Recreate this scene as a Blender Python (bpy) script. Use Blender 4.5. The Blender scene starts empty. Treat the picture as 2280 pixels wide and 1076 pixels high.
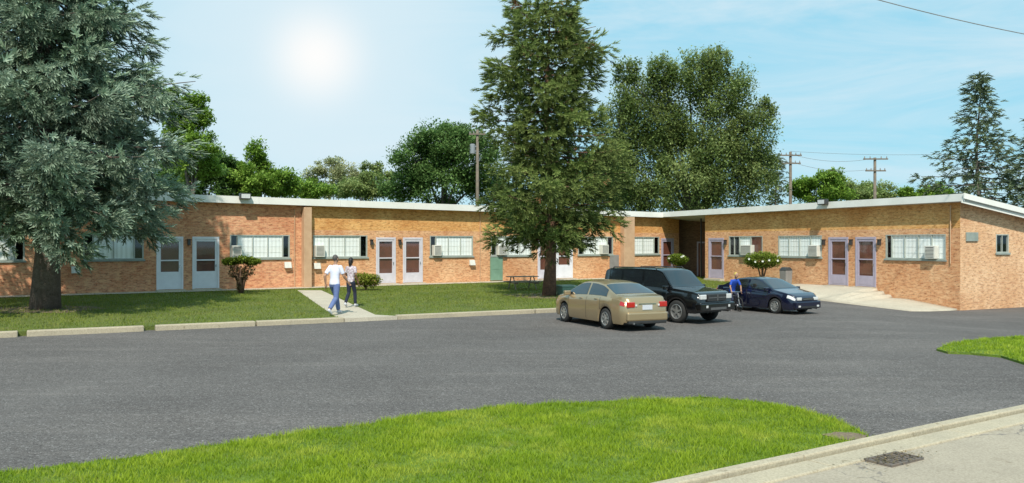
import bpy, bmesh, math, random
import numpy as np
from mathutils import Vector, Matrix
random.seed(7); rng=np.random.default_rng(7)
C=bpy.context.scene.collection
F=1900.0; CZ=2.15
def P(x,y,z):
    s=(y-540)/(CZ-z); return ((x-1140)/s,F/s,z)
def PD(x,y,Y):
    s=F/Y; return ((x-1140)/s,Y,CZ+(540-y)/s)
def sstep(t): t=min(1,max(0,t)); return t*t*(3-2*t)
def a_int(i): return -0.45-0.4*sstep((i-11)/8.0)
def AZ(X):
    i=math.floor(X); f=X-i; return a_int(i)*(1-f)+a_int(i+1)*f
# ------------------------------------------------------------------ materials
M={}
def nodes(name):
    m=bpy.data.materials.new(name); m.use_nodes=True; nt=m.node_tree; nt.nodes.clear()
    out=nt.nodes.new('ShaderNodeOutputMaterial'); b=nt.nodes.new('ShaderNodeBsdfPrincipled'); nt.links.new(b.outputs[0],out.inputs[0])
    return m,nt,b,out
def mixc(nt,fac,a,b,mode='MIX'):
    n=nt.nodes.new('ShaderNodeMix'); n.data_type='RGBA'; n.blend_type=mode
    for i,v in ((0,fac),(6,a),(7,b)):
        if isinstance(v,(int,float)): n.inputs[i].default_value=v
        elif isinstance(v,tuple): n.inputs[i].default_value=(*v,1) if len(v)==3 else v
        else: nt.links.new(v,n.inputs[i])
    return n.outputs[2]
def noise(nt,co,scale,detail=4,rough=.6,dist=0):
    n=nt.nodes.new('ShaderNodeTexNoise'); n.inputs['Scale'].default_value=scale; n.inputs['Detail'].default_value=detail
    n.inputs['Roughness'].default_value=rough; n.inputs['Distortion'].default_value=dist
    if co: nt.links.new(co,n.inputs['Vector'])
    return n.outputs['Fac']
def ramp(nt,fac,lo,hi,c0=(0,0,0),c1=(1,1,1)):
    r=nt.nodes.new('ShaderNodeValToRGB'); r.color_ramp.elements[0].position=lo; r.color_ramp.elements[1].position=hi
    r.color_ramp.elements[0].color=(*c0,1); r.color_ramp.elements[1].color=(*c1,1); nt.links.new(fac,r.inputs[0]); return r.outputs[0]
def bump(nt,b,h,st,d=.02):
    n=nt.nodes.new('ShaderNodeBump'); n.inputs['Strength'].default_value=st; n.inputs['Distance'].default_value=d
    nt.links.new(h,n.inputs['Height']); nt.links.new(n.outputs[0],b.inputs['Normal'])
def coord(nt,k='Object'): return nt.nodes.new('ShaderNodeTexCoord').outputs[k]
def mat(name,c1,c2=None,scale=3,rough=.7,bmp=0,metal=0,coat=0,fine=0):
    m,nt,b,o=nodes(name); co=coord(nt)
    if c2 is None: c2=tuple(v*.8 for v in c1)
    col=mixc(nt,ramp(nt,noise(nt,co,scale,5),.3,.7),c1,c2)
    if fine:
        col=mixc(nt,ramp(nt,noise(nt,co,scale*fine,3),.35,.65),col,mixc(nt,1.0,col,(.72,.72,.72),'MULTIPLY'))
    nt.links.new(col,b.inputs['Base Color']); b.inputs['Roughness'].default_value=rough; b.inputs['Metallic'].default_value=metal
    b.inputs['Coat Weight'].default_value=coat
    b.inputs['Coat Roughness'].default_value=.06
    if bmp: bump(nt,b,noise(nt,co,scale*4,5),bmp)
    M[name]=m; return m
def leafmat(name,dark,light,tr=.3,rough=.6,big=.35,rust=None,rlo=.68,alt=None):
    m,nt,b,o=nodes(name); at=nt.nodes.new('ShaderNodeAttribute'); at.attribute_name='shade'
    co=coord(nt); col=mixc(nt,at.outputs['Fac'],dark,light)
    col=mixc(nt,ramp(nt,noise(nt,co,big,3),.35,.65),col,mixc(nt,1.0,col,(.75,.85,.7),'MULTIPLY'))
    if alt: col=mixc(nt,ramp(nt,noise(nt,co,1.3,5,.7),.50,.72),col,alt)
    if rust: col=mixc(nt,ramp(nt,noise(nt,co,.9,2,.5),rlo,rlo+.04),col,rust)
    nt.links.new(col,b.inputs['Base Color']); b.inputs['Roughness'].default_value=rough
    b.inputs['Specular IOR Level'].default_value=.25
    t=nt.nodes.new('ShaderNodeBsdfTranslucent'); nt.links.new(col,t.inputs[0])
    ms=nt.nodes.new('ShaderNodeMixShader'); ms.inputs[0].default_value=tr
    nt.links.new(b.outputs[0],ms.inputs[1]); nt.links.new(t.outputs[0],ms.inputs[2]); nt.links.new(ms.outputs[0],o.inputs[0])
    M[name]=m; return m
def brickmat(name,c1,c2,c3,mortar,stain):
    m,nt,b,o=nodes(name); co=coord(nt,'UV')
    br=nt.nodes.new('ShaderNodeTexBrick'); nt.links.new(co,br.inputs['Vector'])
    br.inputs['Scale'].default_value=1; br.inputs['Brick Width'].default_value=.21; br.inputs['Row Height'].default_value=.072
    br.inputs['Mortar Size'].default_value=.007; br.inputs['Mortar Smooth'].default_value=.2; br.inputs['Bias'].default_value=0
    br.inputs['Color1'].default_value=(*c1,1); br.inputs['Color2'].default_value=(*c2,1); br.inputs['Mortar'].default_value=(*mortar,1)
    mp=nt.nodes.new('ShaderNodeMapping'); nt.links.new(co,mp.inputs[0]); mp.inputs['Scale'].default_value=(1,2.6,1)
    col=mixc(nt,ramp(nt,noise(nt,mp.outputs[0],3.2,3,.7),.42,.62),br.outputs['Color'],c3)
    col=mixc(nt,ramp(nt,noise(nt,mp.outputs[0],5.0,3,.8),.32,.48),tuple(v*.55 for v in c2),col)
    col=mixc(nt,ramp(nt,noise(nt,co,.45,4,.6),.36,.62),col,mixc(nt,1.0,col,stain,'MULTIPLY'))
    nt.links.new(col,b.inputs['Base Color']); b.inputs['Roughness'].default_value=.9
    bump(nt,b,br.outputs['Fac'],-.5,.01); M[name]=m
brickmat('brick',(.74,.39,.19),(.54,.24,.11),(.80,.51,.29),(.65,.46,.29),(.84,.70,.61))
brickmat('brick_red',(.72,.32,.17),(.52,.20,.10),(.78,.46,.26),(.60,.40,.27),(.86,.74,.67))
brickmat('brick_gold',(.75,.38,.12),(.57,.25,.07),(.80,.48,.19),(.64,.43,.20),(.80,.67,.55))
brickmat('brick_end',(.76,.46,.25),(.56,.29,.15),(.80,.54,.33),(.64,.50,.36),(.86,.76,.68))
brickmat('brick_shaded',(.20,.11,.07),(.14,.07,.045),(.22,.13,.08),(.16,.12,.09),(.8,.76,.7))  # passage brick, with the shade of the recess mixed into its colour
mat('white_trim',(.82,.81,.77),(.72,.71,.66),1.2,.6)
mat('roof_top',(.5,.5,.48),(.4,.4,.38),1,.9)
mat('lavender',(.42,.37,.46),(.36,.32,.40),4,.5)
mat('pale_lavender',(.64,.61,.66),(.56,.53,.58),4,.5)
mat('white_door',(.80,.79,.83),(.72,.71,.75),3,.5)
mat('door_brown',(.16,.05,.032),(.11,.04,.026),3,.5)
mat('frame_alu',(.42,.44,.40),(.33,.36,.32),4,.45)
mat('sill',(.30,.34,.31),(.22,.26,.23),4,.8)
mat('shade_black',(.035,.03,.027),None,2,1)  # near-black that stands in for unlit depth behind openings
mat('ac_beige',(.68,.67,.60),(.56,.55,.5),5,.6)
mat('ac_grille',(.12,.12,.115),None,20,.6)
mat('pillar_tan',(.60,.40,.25),(.48,.30,.18),2,.85,.2)
mat('dark_metal',(.03,.03,.03),(.05,.05,.05),5,.4)
mat('green_panel',(.19,.32,.23),(.15,.26,.18),3,.6)
mat('grey_panel',(.26,.25,.24),(.2,.19,.18),3,.7)
mat('bark_grey',(.20,.16,.13),(.09,.07,.055),6,.95,.9,fine=4)
mat('bark_red',(.24,.13,.08),(.11,.065,.045),5,.95,.9,fine=4)
mat('bark_back',(.16,.14,.12),(.09,.08,.06),3,.95,.5)
mat('wood_pole',(.2,.16,.12),(.13,.11,.09),4,.9)
mat('wood_table',(.30,.24,.18),(.22,.17,.13),6,.8)
mat('steel_grey',(.35,.36,.37),(.25,.26,.27),4,.4,metal=.4)
mat('iron',(.11,.105,.10),(.17,.13,.10),14,.75,.3)
mat('paint_gold',(.44,.33,.19),(.43,.32,.18),1,.32,metal=.6,coat=.8)
mat('paint_black',(.004,.004,.005),(.005,.005,.006),1,.22,coat=.8)
mat('paint_navy',(.006,.008,.028),(.007,.009,.030),1,.2,metal=.2,coat=1)
mat('car_plastic',(.02,.02,.02),(.03,.03,.03),6,.55)
mat('car_grey',(.10,.10,.10),(.08,.08,.08),6,.5)
mat('car_glass',(.012,.015,.018),(.012,.015,.018),1,.04,coat=1)
mat('tail_red',(.45,.015,.015),(.4,.01,.01),10,.15,coat=1)
mat('lamp_clear',(.7,.7,.68),(.5,.5,.5),20,.08,coat=1)
mat('chrome',(.7,.7,.7),(.6,.6,.6),5,.18,metal=1)
mat('rim_silver',(.5,.5,.48),(.4,.4,.39),8,.3,metal=.7)
mat('rubber',(.018,.018,.018),(.028,.027,.025),10,.85)
mat('plate_white',(.6,.62,.66),None,30,.5)
mat('skin_tan',(.42,.24,.16),(.36,.2,.13),8,.6)
mat('skin_brown',(.20,.10,.06),(.17,.08,.05),8,.6)
mat('cloth_white',(.74,.76,.88),(.62,.64,.78),9,.9,.2)
mat('cloth_pattern',(.75,.72,.76),(.22,.12,.16),16,.9,.2)
mat('denim',(.13,.18,.36),(.09,.13,.28),9,.9,.2)
mat('cloth_navy',(.012,.016,.035),(.02,.024,.05),9,.9,.2)
mat('cloth_blue',(.02,.09,.5),(.015,.06,.4),7,.85,.2)
mat('hair_black',(.012,.01,.01),None,20,.6)
mat('hair_grey',(.10,.09,.085),(.06,.055,.05),20,.7)
mat('hair_blond',(.62,.50,.12),(.55,.42,.08),20,.7)
mat('shoe_white',(.6,.6,.65),None,10,.6)
mat('petal_white',(.85,.85,.78),None,10,.8)
mat('pot',(.28,.27,.25),(.22,.21,.2),6,.9)
m,nt,b,o=nodes('window_glass'); g=nt.nodes.new('ShaderNodeBsdfGlossy'); g.inputs['Roughness'].default_value=.03; g.inputs[0].default_value=(.8,.85,.9,1)
t=nt.nodes.new('ShaderNodeBsdfTransparent'); t.inputs[0].default_value=(.97,.99,.99,1); ms=nt.nodes.new('ShaderNodeMixShader'); ms.inputs[0].default_value=.08
nt.links.new(t.outputs[0],ms.inputs[1]); nt.links.new(g.outputs[0],ms.inputs[2]); nt.links.new(ms.outputs[0],o.inputs[0]); M['window_glass']=m
m,nt,b,o=nodes('blind'); co=coord(nt,'UV'); w=nt.nodes.new('ShaderNodeTexWave'); w.bands_direction='X'; w.inputs['Scale'].default_value=1.6; w.inputs['Distortion'].default_value=.6
nt.links.new(co,w.inputs['Vector']); col=mixc(nt,ramp(nt,w.outputs['Fac'],.2,.7),(.80,.80,.77),(.92,.92,.90)); nt.links.new(col,b.inputs['Base Color'])
b.inputs['Roughness'].default_value=.9; M['blind']=m
# asphalt
m,nt,b,o=nodes('asphalt'); co=coord(nt)
big=ramp(nt,noise(nt,co,.22,5,.6,.5),.3,.7,(.092,.083,.079),(.132,.121,.115))
sp=noise(nt,co,26,4,.85); col=mixc(nt,ramp(nt,sp,.55,.66),big,(.32,.31,.30))
col=mixc(nt,ramp(nt,noise(nt,co,34,3,.7),.36,.46),(.037,.035,.035),col)
col=mixc(nt,ramp(nt,noise(nt,co,6,5,.8),.56,.70),col,(.18,.168,.16))
mp=nt.nodes.new('ShaderNodeMapping'); nt.links.new(co,mp.inputs[0]); mp.inputs['Rotation'].default_value=(0,0,math.radians(-29)); mp.inputs['Scale'].default_value=(.15,1.1,1)
col=mixc(nt,ramp(nt,noise(nt,mp.outputs[0],1.0,5,.7),.45,.8),col,mixc(nt,1.0,col,(1.35,1.33,1.3),'MULTIPLY'))
nt.links.new(col,b.inputs['Base Color']); b.inputs['Roughness'].default_value=.95; b.inputs['Specular IOR Level'].default_value=.2; bump(nt,b,sp,.4,.012); M['asphalt']=m
def conc(name,c1,c2,crack=True):
    m,nt,b,o=nodes(name); co=coord(nt)
    col=mixc(nt,ramp(nt,noise(nt,co,.9,6,.65),.3,.7),c1,c2)
    col=mixc(nt,ramp(nt,noise(nt,co,30,4,.8),.35,.6),mixc(nt,1.0,col,(.7,.68,.66),'MULTIPLY'),col)
    col=mixc(nt,ramp(nt,noise(nt,co,3.5,5,.75),.60,.72),col,mixc(nt,1.0,col,(.60,.56,.50),'MULTIPLY'))
    if crack:
        v=nt.nodes.new('ShaderNodeTexVoronoi'); v.feature='DISTANCE_TO_EDGE'; v.inputs['Scale'].default_value=.45
        mp=nt.nodes.new('ShaderNodeVectorMath'); mp.operation='ADD'; nt.links.new(co,mp.inputs[0])
        nn=nt.nodes.new('ShaderNodeTexNoise'); nn.inputs['Scale'].default_value=1.6; nn.inputs['Detail'].default_value=4; nt.links.new(co,nn.inputs['Vector']); nt.links.new(nn.outputs['Color'],mp.inputs[1])
        nt.links.new(mp.outputs[0],v.inputs['Vector'])
        col=mixc(nt,ramp(nt,v.outputs['Distance'],.002,.008),(.19,.165,.14),col)
    nt.links.new(col,b.inputs['Base Color']); b.inputs['Roughness'].default_value=.9; bump(nt,b,noise(nt,co,40,4),.25,.01); M[name]=m
conc('street_concrete',(.44,.38,.29),(.35,.30,.23)); conc('kerb_concrete',(.52,.45,.32),(.40,.35,.26),False); conc('walk_concrete',(.60,.54,.43),(.48,.43,.34),False)
def grassmat(name,c1,c2,c3):
    m,nt,b,o=nodes(name); co=coord(nt)
    col=mixc(nt,ramp(nt,noise(nt,co,.5,5,.65),.35,.65),c1,c2); col=mixc(nt,ramp(nt,noise(nt,co,1.7,6,.7),.55,.78),col,c3)
    col=mixc(nt,ramp(nt,noise(nt,co,22,4,.8),.35,.62),mixc(nt,1.0,col,(.5,.55,.5),'MULTIPLY'),col)
    nt.links.new(col,b.inputs['Base Color']); b.inputs['Roughness'].default_value=.95; bump(nt,b,noise(nt,co,28,4),.8,.04); M[name]=m
grassmat('grass_far',(.16,.20,.035),(.12,.155,.03),(.26,.21,.09)); grassmat('grass_near',(.17,.26,.02),(.13,.21,.018),(.26,.24,.06))
grassmat('ground_mat',(.12,.16,.05),(.09,.13,.04),(.16,.15,.08))
mat('dirt',(.26,.19,.12),(.17,.13,.09),6,.95,.5,fine=4)
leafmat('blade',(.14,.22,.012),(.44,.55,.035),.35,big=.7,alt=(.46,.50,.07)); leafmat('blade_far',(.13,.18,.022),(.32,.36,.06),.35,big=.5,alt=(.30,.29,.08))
leafmat('needle_blue',(.06,.085,.055),(.44,.54,.42),.25,.7,big=.6); leafmat('needle_green',(.05,.075,.02),(.30,.36,.11),.25,.7,big=.6,rust=(.26,.13,.06),rlo=.685)
leafmat('needle_dark',(.05,.075,.04),(.22,.26,.15),.2,.7)
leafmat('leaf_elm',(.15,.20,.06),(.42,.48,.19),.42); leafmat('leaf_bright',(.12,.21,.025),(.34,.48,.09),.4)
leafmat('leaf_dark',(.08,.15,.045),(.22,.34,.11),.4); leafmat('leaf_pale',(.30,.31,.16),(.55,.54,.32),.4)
leafmat('leaf_yellow',(.15,.18,.02),(.38,.40,.06),.3,big=2); leafmat('leaf_bush',(.10,.14,.015),(.32,.38,.05),.3,big=2)
leafmat('leaf_rust',(.14,.10,.05),(.30,.22,.12),.3,big=2)
# ------------------------------------------------------------------ objects
def wl(o):
    v=Vector((0,0,0))
    while o is not None: v+=o.location; o=o.parent
    return v
def npmesh(name,V,Fc,mt,parent=None,shade=None,smooth=False,origin=None):
    V=np.asarray(V,dtype=np.float32); Fc=np.asarray(Fc,dtype=np.int32); k=Fc.shape[1]
    me=bpy.data.meshes.new(name); me.vertices.add(len(V)); me.vertices.foreach_set('co',V.ravel())
    me.loops.add(Fc.size); me.loops.foreach_set('vertex_index',Fc.ravel())
    me.polygons.add(len(Fc)); me.polygons.foreach_set('loop_start',np.arange(0,Fc.size,k,dtype=np.int32))
    me.update(calc_edges=True)
    if shade is not None:
        a=me.attributes.new('shade','FLOAT','POINT'); a.data.foreach_set('value',np.asarray(shade,dtype=np.float32))
    if smooth: me.polygons.foreach_set('use_smooth',np.ones(len(Fc),dtype=bool))
    me.materials.append(M[mt]); me.validate()
    o=bpy.data.objects.new(name,me); C.objects.link(o); o.parent=parent; return o
class MB:
    def __init__(s): s.v=[];s.f=[];s.uv=[]
    def add(s,pts,faces,uvs=None):
        n=len(s.v); s.v+= [tuple(p) for p in pts]; s.uv+= (uvs or [(p[0]+p[1],p[2]) for p in pts]); s.f+=[tuple(i+n for i in f) for f in faces]
    def box(s,u0,u1,n0,n1,z0,z1,T=None):
        L=[(u0,n0,z0),(u1,n0,z0),(u1,n1,z0),(u0,n1,z0),(u0,n0,z1),(u1,n0,z1),(u1,n1,z1),(u0,n1,z1)]
        s.add([T(*p) if T else p for p in L],[(0,3,2,1),(4,5,6,7),(0,1,5,4),(1,2,6,5),(2,3,7,6),(3,0,4,7)],[(p[0]+p[1],p[2]) for p in L])
    def hexa(s,L,T=None):
        s.add([T(*p) if T else p for p in L],[(0,3,2,1),(4,5,6,7),(0,1,5,4),(1,2,6,5),(2,3,7,6),(3,0,4,7)],[(p[0]+p[1],p[2]) for p in L])
    def quad(s,L,T=None):
        s.add([T(*p) if T else p for p in L],[tuple(range(len(L)))],[(p[0]+p[1],p[2]) for p in L])
    def tube(s,pts,rad,seg=8,cap=True):
        pts=[Vector(p) for p in pts]
        if not hasattr(rad,'__len__'): rad=[rad]*len(pts)
        rings=[]
        up=Vector((0,0,1)); d0=(pts[-1]-pts[0])
        if d0.length>1e-6 and abs(d0.normalized().z)>.9: up=Vector((1,0,0))
        for i,p in enumerate(pts):
            d=(pts[min(i+1,len(pts)-1)]-pts[max(i-1,0)]).normalized()
            a=d.cross(up); a=a.normalized() if a.length>1e-5 else Vector((0,1,0)); b=d.cross(a)
            rings.append([p+(a*math.cos(2*math.pi*k/seg)+b*math.sin(2*math.pi*k/seg))*rad[i] for k in range(seg)])
        vs=[v for r in rings for v in r]; fs=[]
        for i in range(len(pts)-1):
            for k in range(seg):
                fs.append((i*seg+k,i*seg+(k+1)%seg,(i+1)*seg+(k+1)%seg,(i+1)*seg+k))
        if cap: fs+= [tuple(range(seg-1,-1,-1)),tuple((len(pts)-1)*seg+k for k in range(seg))]
        s.add(vs,fs)
    def ell(s,c,rx,ry,rz,seg=14):
        vs=[(c[0],c[1],c[2]-rz)];fs=[]; nr=8
        for i in range(1,nr):
            a=-math.pi/2+math.pi*i/nr
            for k in range(seg): t=2*math.pi*k/seg; vs.append((c[0]+rx*math.cos(a)*math.cos(t),c[1]+ry*math.cos(a)*math.sin(t),c[2]+rz*math.sin(a)))
        vs.append((c[0],c[1],c[2]+rz)); top=len(vs)-1
        for k in range(seg): fs.append((0,1+(k+1)%seg,1+k))
        for i in range(nr-2):
            for k in range(seg): fs.append((1+i*seg+k,1+i*seg+(k+1)%seg,1+(i+1)*seg+(k+1)%seg,1+(i+1)*seg+k))
        for k in range(seg): fs.append((1+(nr-2)*seg+k,1+(nr-2)*seg+(k+1)%seg,top))
        s.add(vs,fs)
    def rings(s,R,seg=18):
        vs=[];fs=[]
        for (x,y,z,rx,ry) in R:
            for k in range(seg): t=2*math.pi*k/seg; vs.append((x+rx*math.cos(t),y+ry*math.sin(t),z))
        for i in range(len(R)-1):
            for k in range(seg): fs.append((i*seg+k,i*seg+(k+1)%seg,(i+1)*seg+(k+1)%seg,(i+1)*seg+k))
        fs+=[tuple(range(seg-1,-1,-1)),tuple((len(R)-1)*seg+k for k in range(seg))]; s.add(vs,fs)
    def lathe(s,prof,seg=24,c=(0,0,0),ax='y'):
        vs=[];fs=[];n=len(prof)
        for k in range(seg):
            a=2*math.pi*k/seg
            for (r,h) in prof:
                if ax=='y': vs.append((c[0]+r*math.cos(a),c[1]+h,c[2]+r*math.sin(a)))
                else: vs.append((c[0]+r*math.cos(a),c[1]+r*math.sin(a),c[2]+h))
        for k in range(seg):
            for i in range(n-1):
                k2=(k+1)%seg; fs.append((k*n+i,k*n+i+1,k2*n+i+1,k2*n+i))
        s.add(vs,fs)
    def build(s,name,mt,parent=None,smooth=False,world=False,bevel=0,vox=0,sm=3):
        me=bpy.data.meshes.new(name); off=wl(parent) if world else Vector((0,0,0))
        me.from_pydata([(p[0]-off.x,p[1]-off.y,p[2]-off.z) for p in s.v],[],s.f)
        uvl=me.uv_layers.new(name='UVMap')
        for l in me.loops: uvl.data[l.index].uv=s.uv[l.vertex_index]
        bm=bmesh.new(); bm.from_mesh(me); bmesh.ops.recalc_face_normals(bm,faces=bm.faces); bm.to_mesh(me); bm.free()
        if smooth:
            for p in me.polygons: p.use_smooth=True
        me.materials.append(M[mt]); o=bpy.data.objects.new(name,me); C.objects.link(o); o.parent=parent
        if bevel:
            b=o.modifiers.new('b','BEVEL'); b.width=bevel; b.segments=2; b.limit_method='ANGLE'
        if vox:
            b=o.modifiers.new('r','REMESH'); b.mode='VOXEL'; b.voxel_size=vox; b.use_smooth_shade=True
            b=o.modifiers.new('s','SMOOTH'); b.factor=.5; b.iterations=sm
        return o
def tag(o,label,cat,group=None,kind=None):
    o['label']=label; o['category']=cat
    if group: o['group']=group
    if kind: o['kind']=kind
    return o
def thing(name,label,cat,loc=(0,0,0),rz=0,group=None,sc=1):
    o=bpy.data.objects.new(name,None); C.objects.link(o); o.location=loc; o.rotation_euler=(0,0,rz); o.scale=(sc,sc,sc)
    return tag(o,label,cat,group)
# ------------------------------------------------------------------ ground sheets
def sheet(name,poly,zf,mt,label,cat,skirt=None,step=1.0,kind='structure'):
    bm=bmesh.new(); vs=[bm.verts.new((x,y,0)) for x,y in poly]; f=bm.faces.new(vs)
    if f.normal.z<0: f.normal_flip()
    xs=[p[0] for p in poly]
    i=math.ceil(min(xs))
    while i<max(xs):
        if 9<=i<=21: bmesh.ops.bisect_plane(bm,geom=bm.verts[:]+bm.edges[:]+bm.faces[:],plane_co=(i,0,0),plane_no=(1,0,0))
        i+=1
    bmesh.ops.triangulate(bm,faces=bm.faces[:])
    for v in bm.verts: v.co.z=zf(v.co.x,v.co.y)
    if skirt is not None:
        be=[e for e in bm.edges if e.is_boundary]
        r=bmesh.ops.extrude_edge_only(bm,edges=be)
        for g in r['geom']:
            if isinstance(g,bmesh.types.BMVert): g.co.z-=skirt
    bmesh.ops.recalc_face_normals(bm,faces=bm.faces[:])
    up=sum(f.normal.z for f in bm.faces)
    if up<0: bmesh.ops.reverse_faces(bm,faces=bm.faces[:])
    me=bpy.data.meshes.new(name); bm.to_mesh(me); bm.free(); me.materials.append(M[mt])
    o=bpy.data.objects.new(name,me); C.objects.link(o); tag(o,label,cat,kind=kind); return o
def XY(x,y,z=-.45): p=P(x,y,z); return (p[0],p[1])
gx=[-2000,-500,-120]+list(range(-60,61,1))+[120,500,2000]; gy=[-300,-60,0,20,40,60,90,150,400,1000,3000]
V=[(x,y,AZ(x)-.02) for y in gy for x in gx]; n=len(gx)
Fq=[(j*n+i,j*n+i+1,(j+1)*n+i+1,(j+1)*n+i) for j in range(len(gy)-1) for i in range(n-1)]
tag(npmesh('ground',V,Fq,'ground_mat'),'wide grassy ground reaching the horizon behind the building','ground',kind='structure')
class Wall:
    def __init__(s,s0,x0,k):
        s.s0=s0;s.x0=x0;s.k=k
        a=s.pt(400);b=s.pt(1600); s.o=Vector(a); d=Vector((b[0]-a[0],b[1]-a[1])).normalized(); s.u=d; s.n=Vector((d.y,-d.x))
    def sc(s,x): return s.s0+s.k*(x-s.x0)
    def pt(s,x): q=s.sc(x); return ((x-1140)/q,F/q)
    def U(s,x): p=s.pt(x); return (p[0]-s.o.x)*s.u.x+(p[1]-s.o.y)*s.u.y
    def T(s,u,n,z): return (s.o.x+s.u.x*u+s.n.x*n, s.o.y+s.u.y*u+s.n.y*n, z)
WL=Wall(47.9,375,-.01318); WR=Wall(36.3,1590,.026)
class WE: pass
E=WE(); uE=WR.U(2138); pe=WR.T(uE,0,0); E.o=Vector((pe[0],pe[1])); E.u=-WR.n; E.n=Vector((E.u.y,-E.u.x))
E.T=lambda u,n,z:(E.o.x+E.u.x*u+E.n.x*n, E.o.y+E.u.y*u+E.n.y*n, z)
def lawnz(X,Y):
    d=(X-WL.o.x)*WL.n.x+(Y-WL.o.y)*WL.n.y
    return -.12-.18*max(0,min(1.2,d/13.0))
kl=[XY(1500,1076),XY(1940,972),XY(2280,908)]
kd=(Vector(kl[2])-Vector(kl[0])).normalized(); kn=Vector((kd.y,-kd.x)); k0=Vector(kl[0])
def K(t,n): p=k0+kd*t+kn*n; return (p.x,p.y)
sheet('asphalt_lot',[K(-24,-.05),K(34,-.05),(58,40),(56,66),(10,66),(-42,40),(-42,5)],lambda x,y:AZ(x)+.0,'asphalt','dark grey speckled asphalt drive and parking lot','driveway')
sheet('street',[K(-60,.55),K(90,.55),K(90,12),K(-60,12)],lambda x,y:AZ(x)-.012,'street_concrete','pale cracked concrete street at lower right','street')
mb=MB()
t=-40
while t<60:
    L=3.0; j0=rng.uniform(-.012,.012)
    mb.box(t+.006,t+L-.006,0,.17+j0,0,1,lambda u,n,z:(*K(u,n+.012*math.sin(u*2.1)),AZ(K(u,n)[0])+(.06+.006*math.sin(u*3) if z>.5 else -.2)))
    mb.box(t+.006,t+L-.006,.20,.56,0,1,lambda u,n,z:(*K(u,n),AZ(K(u,n)[0])+(.012 if z>.5 else -.2)))
    t+=L
tag(mb.build('kerb','kerb_concrete',bevel=.02),'pale concrete kerb and gutter between green verge and street','kerb',kind='structure')
isl_px=[(1500,1074),(1700,1034),(1850,996),(1938,970),(1915,955),(1850,927),(1775,907),(1700,894),(1620,885),(1560,882),(1480,886),(1400,888),(1280,893),(1140,900),(1020,911),(900,926),(760,946),(600,969),(450,992),(300,1013),(150,1031),(0,1047)]
isl=[XY(x,y,-.40) for x,y in isl_px]
j=[]
rest=isl[4:]
for i in range(len(rest)-1):
    (x,y),(x2,y2)=rest[i],rest[i+1]
    for q in range(4): j.append((x+(x2-x)*q/4+rng.normal(0,.02),y+(y2-y)*q/4+rng.normal(0,.05)))
isl=isl[:4]+j+[rest[-1],(-14,8.2),(-22,6.5),K(-22,-.02),K(-8,-.02)]
isl[0]=K(0,-.02); isl[1]=K(1.6,-.02); isl[2]=K(3,-.02)
sheet('verge',isl,lambda x,y:AZ(x)+.03,'grass_near','bright green grass verge along the front of the picture','grass verge',skirt=.2)
rp=[XY(x,y,-.5) for x,y in [(2085,786),(2110,776),(2150,767),(2210,755),(2280,743)]]+[(24,27.5),(24,21)]+[XY(x,y,-.5) for x,y in [(2330,832),(2280,818),(2230,802),(2160,795),(2110,793)]]
sheet('side_verge',rp,lambda x,y:AZ(x)+.05,'grass_near','small wedge of green grass at right edge','grass verge',skirt=.2)
kf=[(-60,757),(60,751),(322,742),(570,730),(770,721),(890,716),(1183,700),(1240,694)]
kw=[Vector(XY(x,y-3)) for x,y in kf]
kdir=(kw[-2]-kw[1]).normalized(); kno=Vector((kdir.y,-kdir.x)); ko=kw[1]
def KL(t,n): p=ko+kdir*t+kno*n; return (p.x,p.y)
def kt(px,y): p=Vector(XY(px,y-3)); return (p-ko).dot(kdir)
kend=kt(1240,694)
inner=WR.T(WR.U(1783),-.1,0)
lawn=[KL(-30,-.02),KL(kend,-.02),XY(1262,674,-.4),XY(1335,657,-.4),XY(1480,650,-.3),XY(1600,652,-.3),XY(1700,660,-.3),XY(1770,662,-.3),(WR.T(WR.U(1783),3,0)[0:2]),(inner[0],inner[1]),WR.T(WR.U(1570),-.1,0)[0:2],WR.T(WR.U(1560),-6,0)[0:2],WL.T(WL.U(1512),-.1,0)[0:2],WL.T(WL.U(-700),-.1,0)[0:2]]
sheet('lawn',lawn,lawnz,'grass_far','green lawn between the kerb and the long brick wing','lawn',skirt=.4)
for (cx,cy,ra,zo,fn,lb) in ((*P(100,692,-.27)[:2],1.5,.012,lawnz,'bare brown earth ring under the blue spruce'),(*P(1222,656,-.2)[:2],1.5,.012,lawnz,'bare brown earth ring under the dark middle spruce'),(*XY(1885,972,-.42),.22,.040,lambda x,y:AZ(x),'worn brown earth patch at the pointed right tip of the front verge')):
    pl=[(cx+ra*1.25*math.cos(a)*(1+.15*math.sin(a*5)),cy+ra*math.sin(a)*(1+.12*math.cos(a*7))) for a in [i*math.pi/16 for i in range(32)]]
    sheet('bare_earth',pl,lambda x,y:fn(x,y)+zo,'dirt',lb,'earth')
mb=MB()
segs=[(-60,757,40,752),(60,751,322,742),(348,741,570,730),(574,730,768,721),(890,716,1183,700),(1188,700,1240,694)]
for i,(xa,ya,xb,yb) in enumerate(segs):
    t0=kt(xa,ya) if i else -30; t1=kt(xb,yb)
    mb.box(t0,t1,0,.26,0,1,lambda u,n,z:(*KL(u,n+.015*math.sin(u)),(lawnz(*KL(u,n))+.035 if z>.5 else -.6)))
tag(mb.build('lawn_kerb','kerb_concrete',bevel=.025),'broken pale concrete kerb pieces along the lawn edge','kerb',kind='structure')
fa=KL(kt(768,721)+.02,.26);fb=KL(kt(890,716)-.02,.26)
up1=P(716,646,-.13)[:2]; up0=P(662,646,-.13)[:2]
sheet('path',[fa,fb,KL(kt(850,716),-.5),up1,up0,KL(kt(762,721),-.5)],lambda x,y:lawnz(x,y)+.012,'walk_concrete','pale concrete footpath crossing the lawn','path',skirt=.25)
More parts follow.
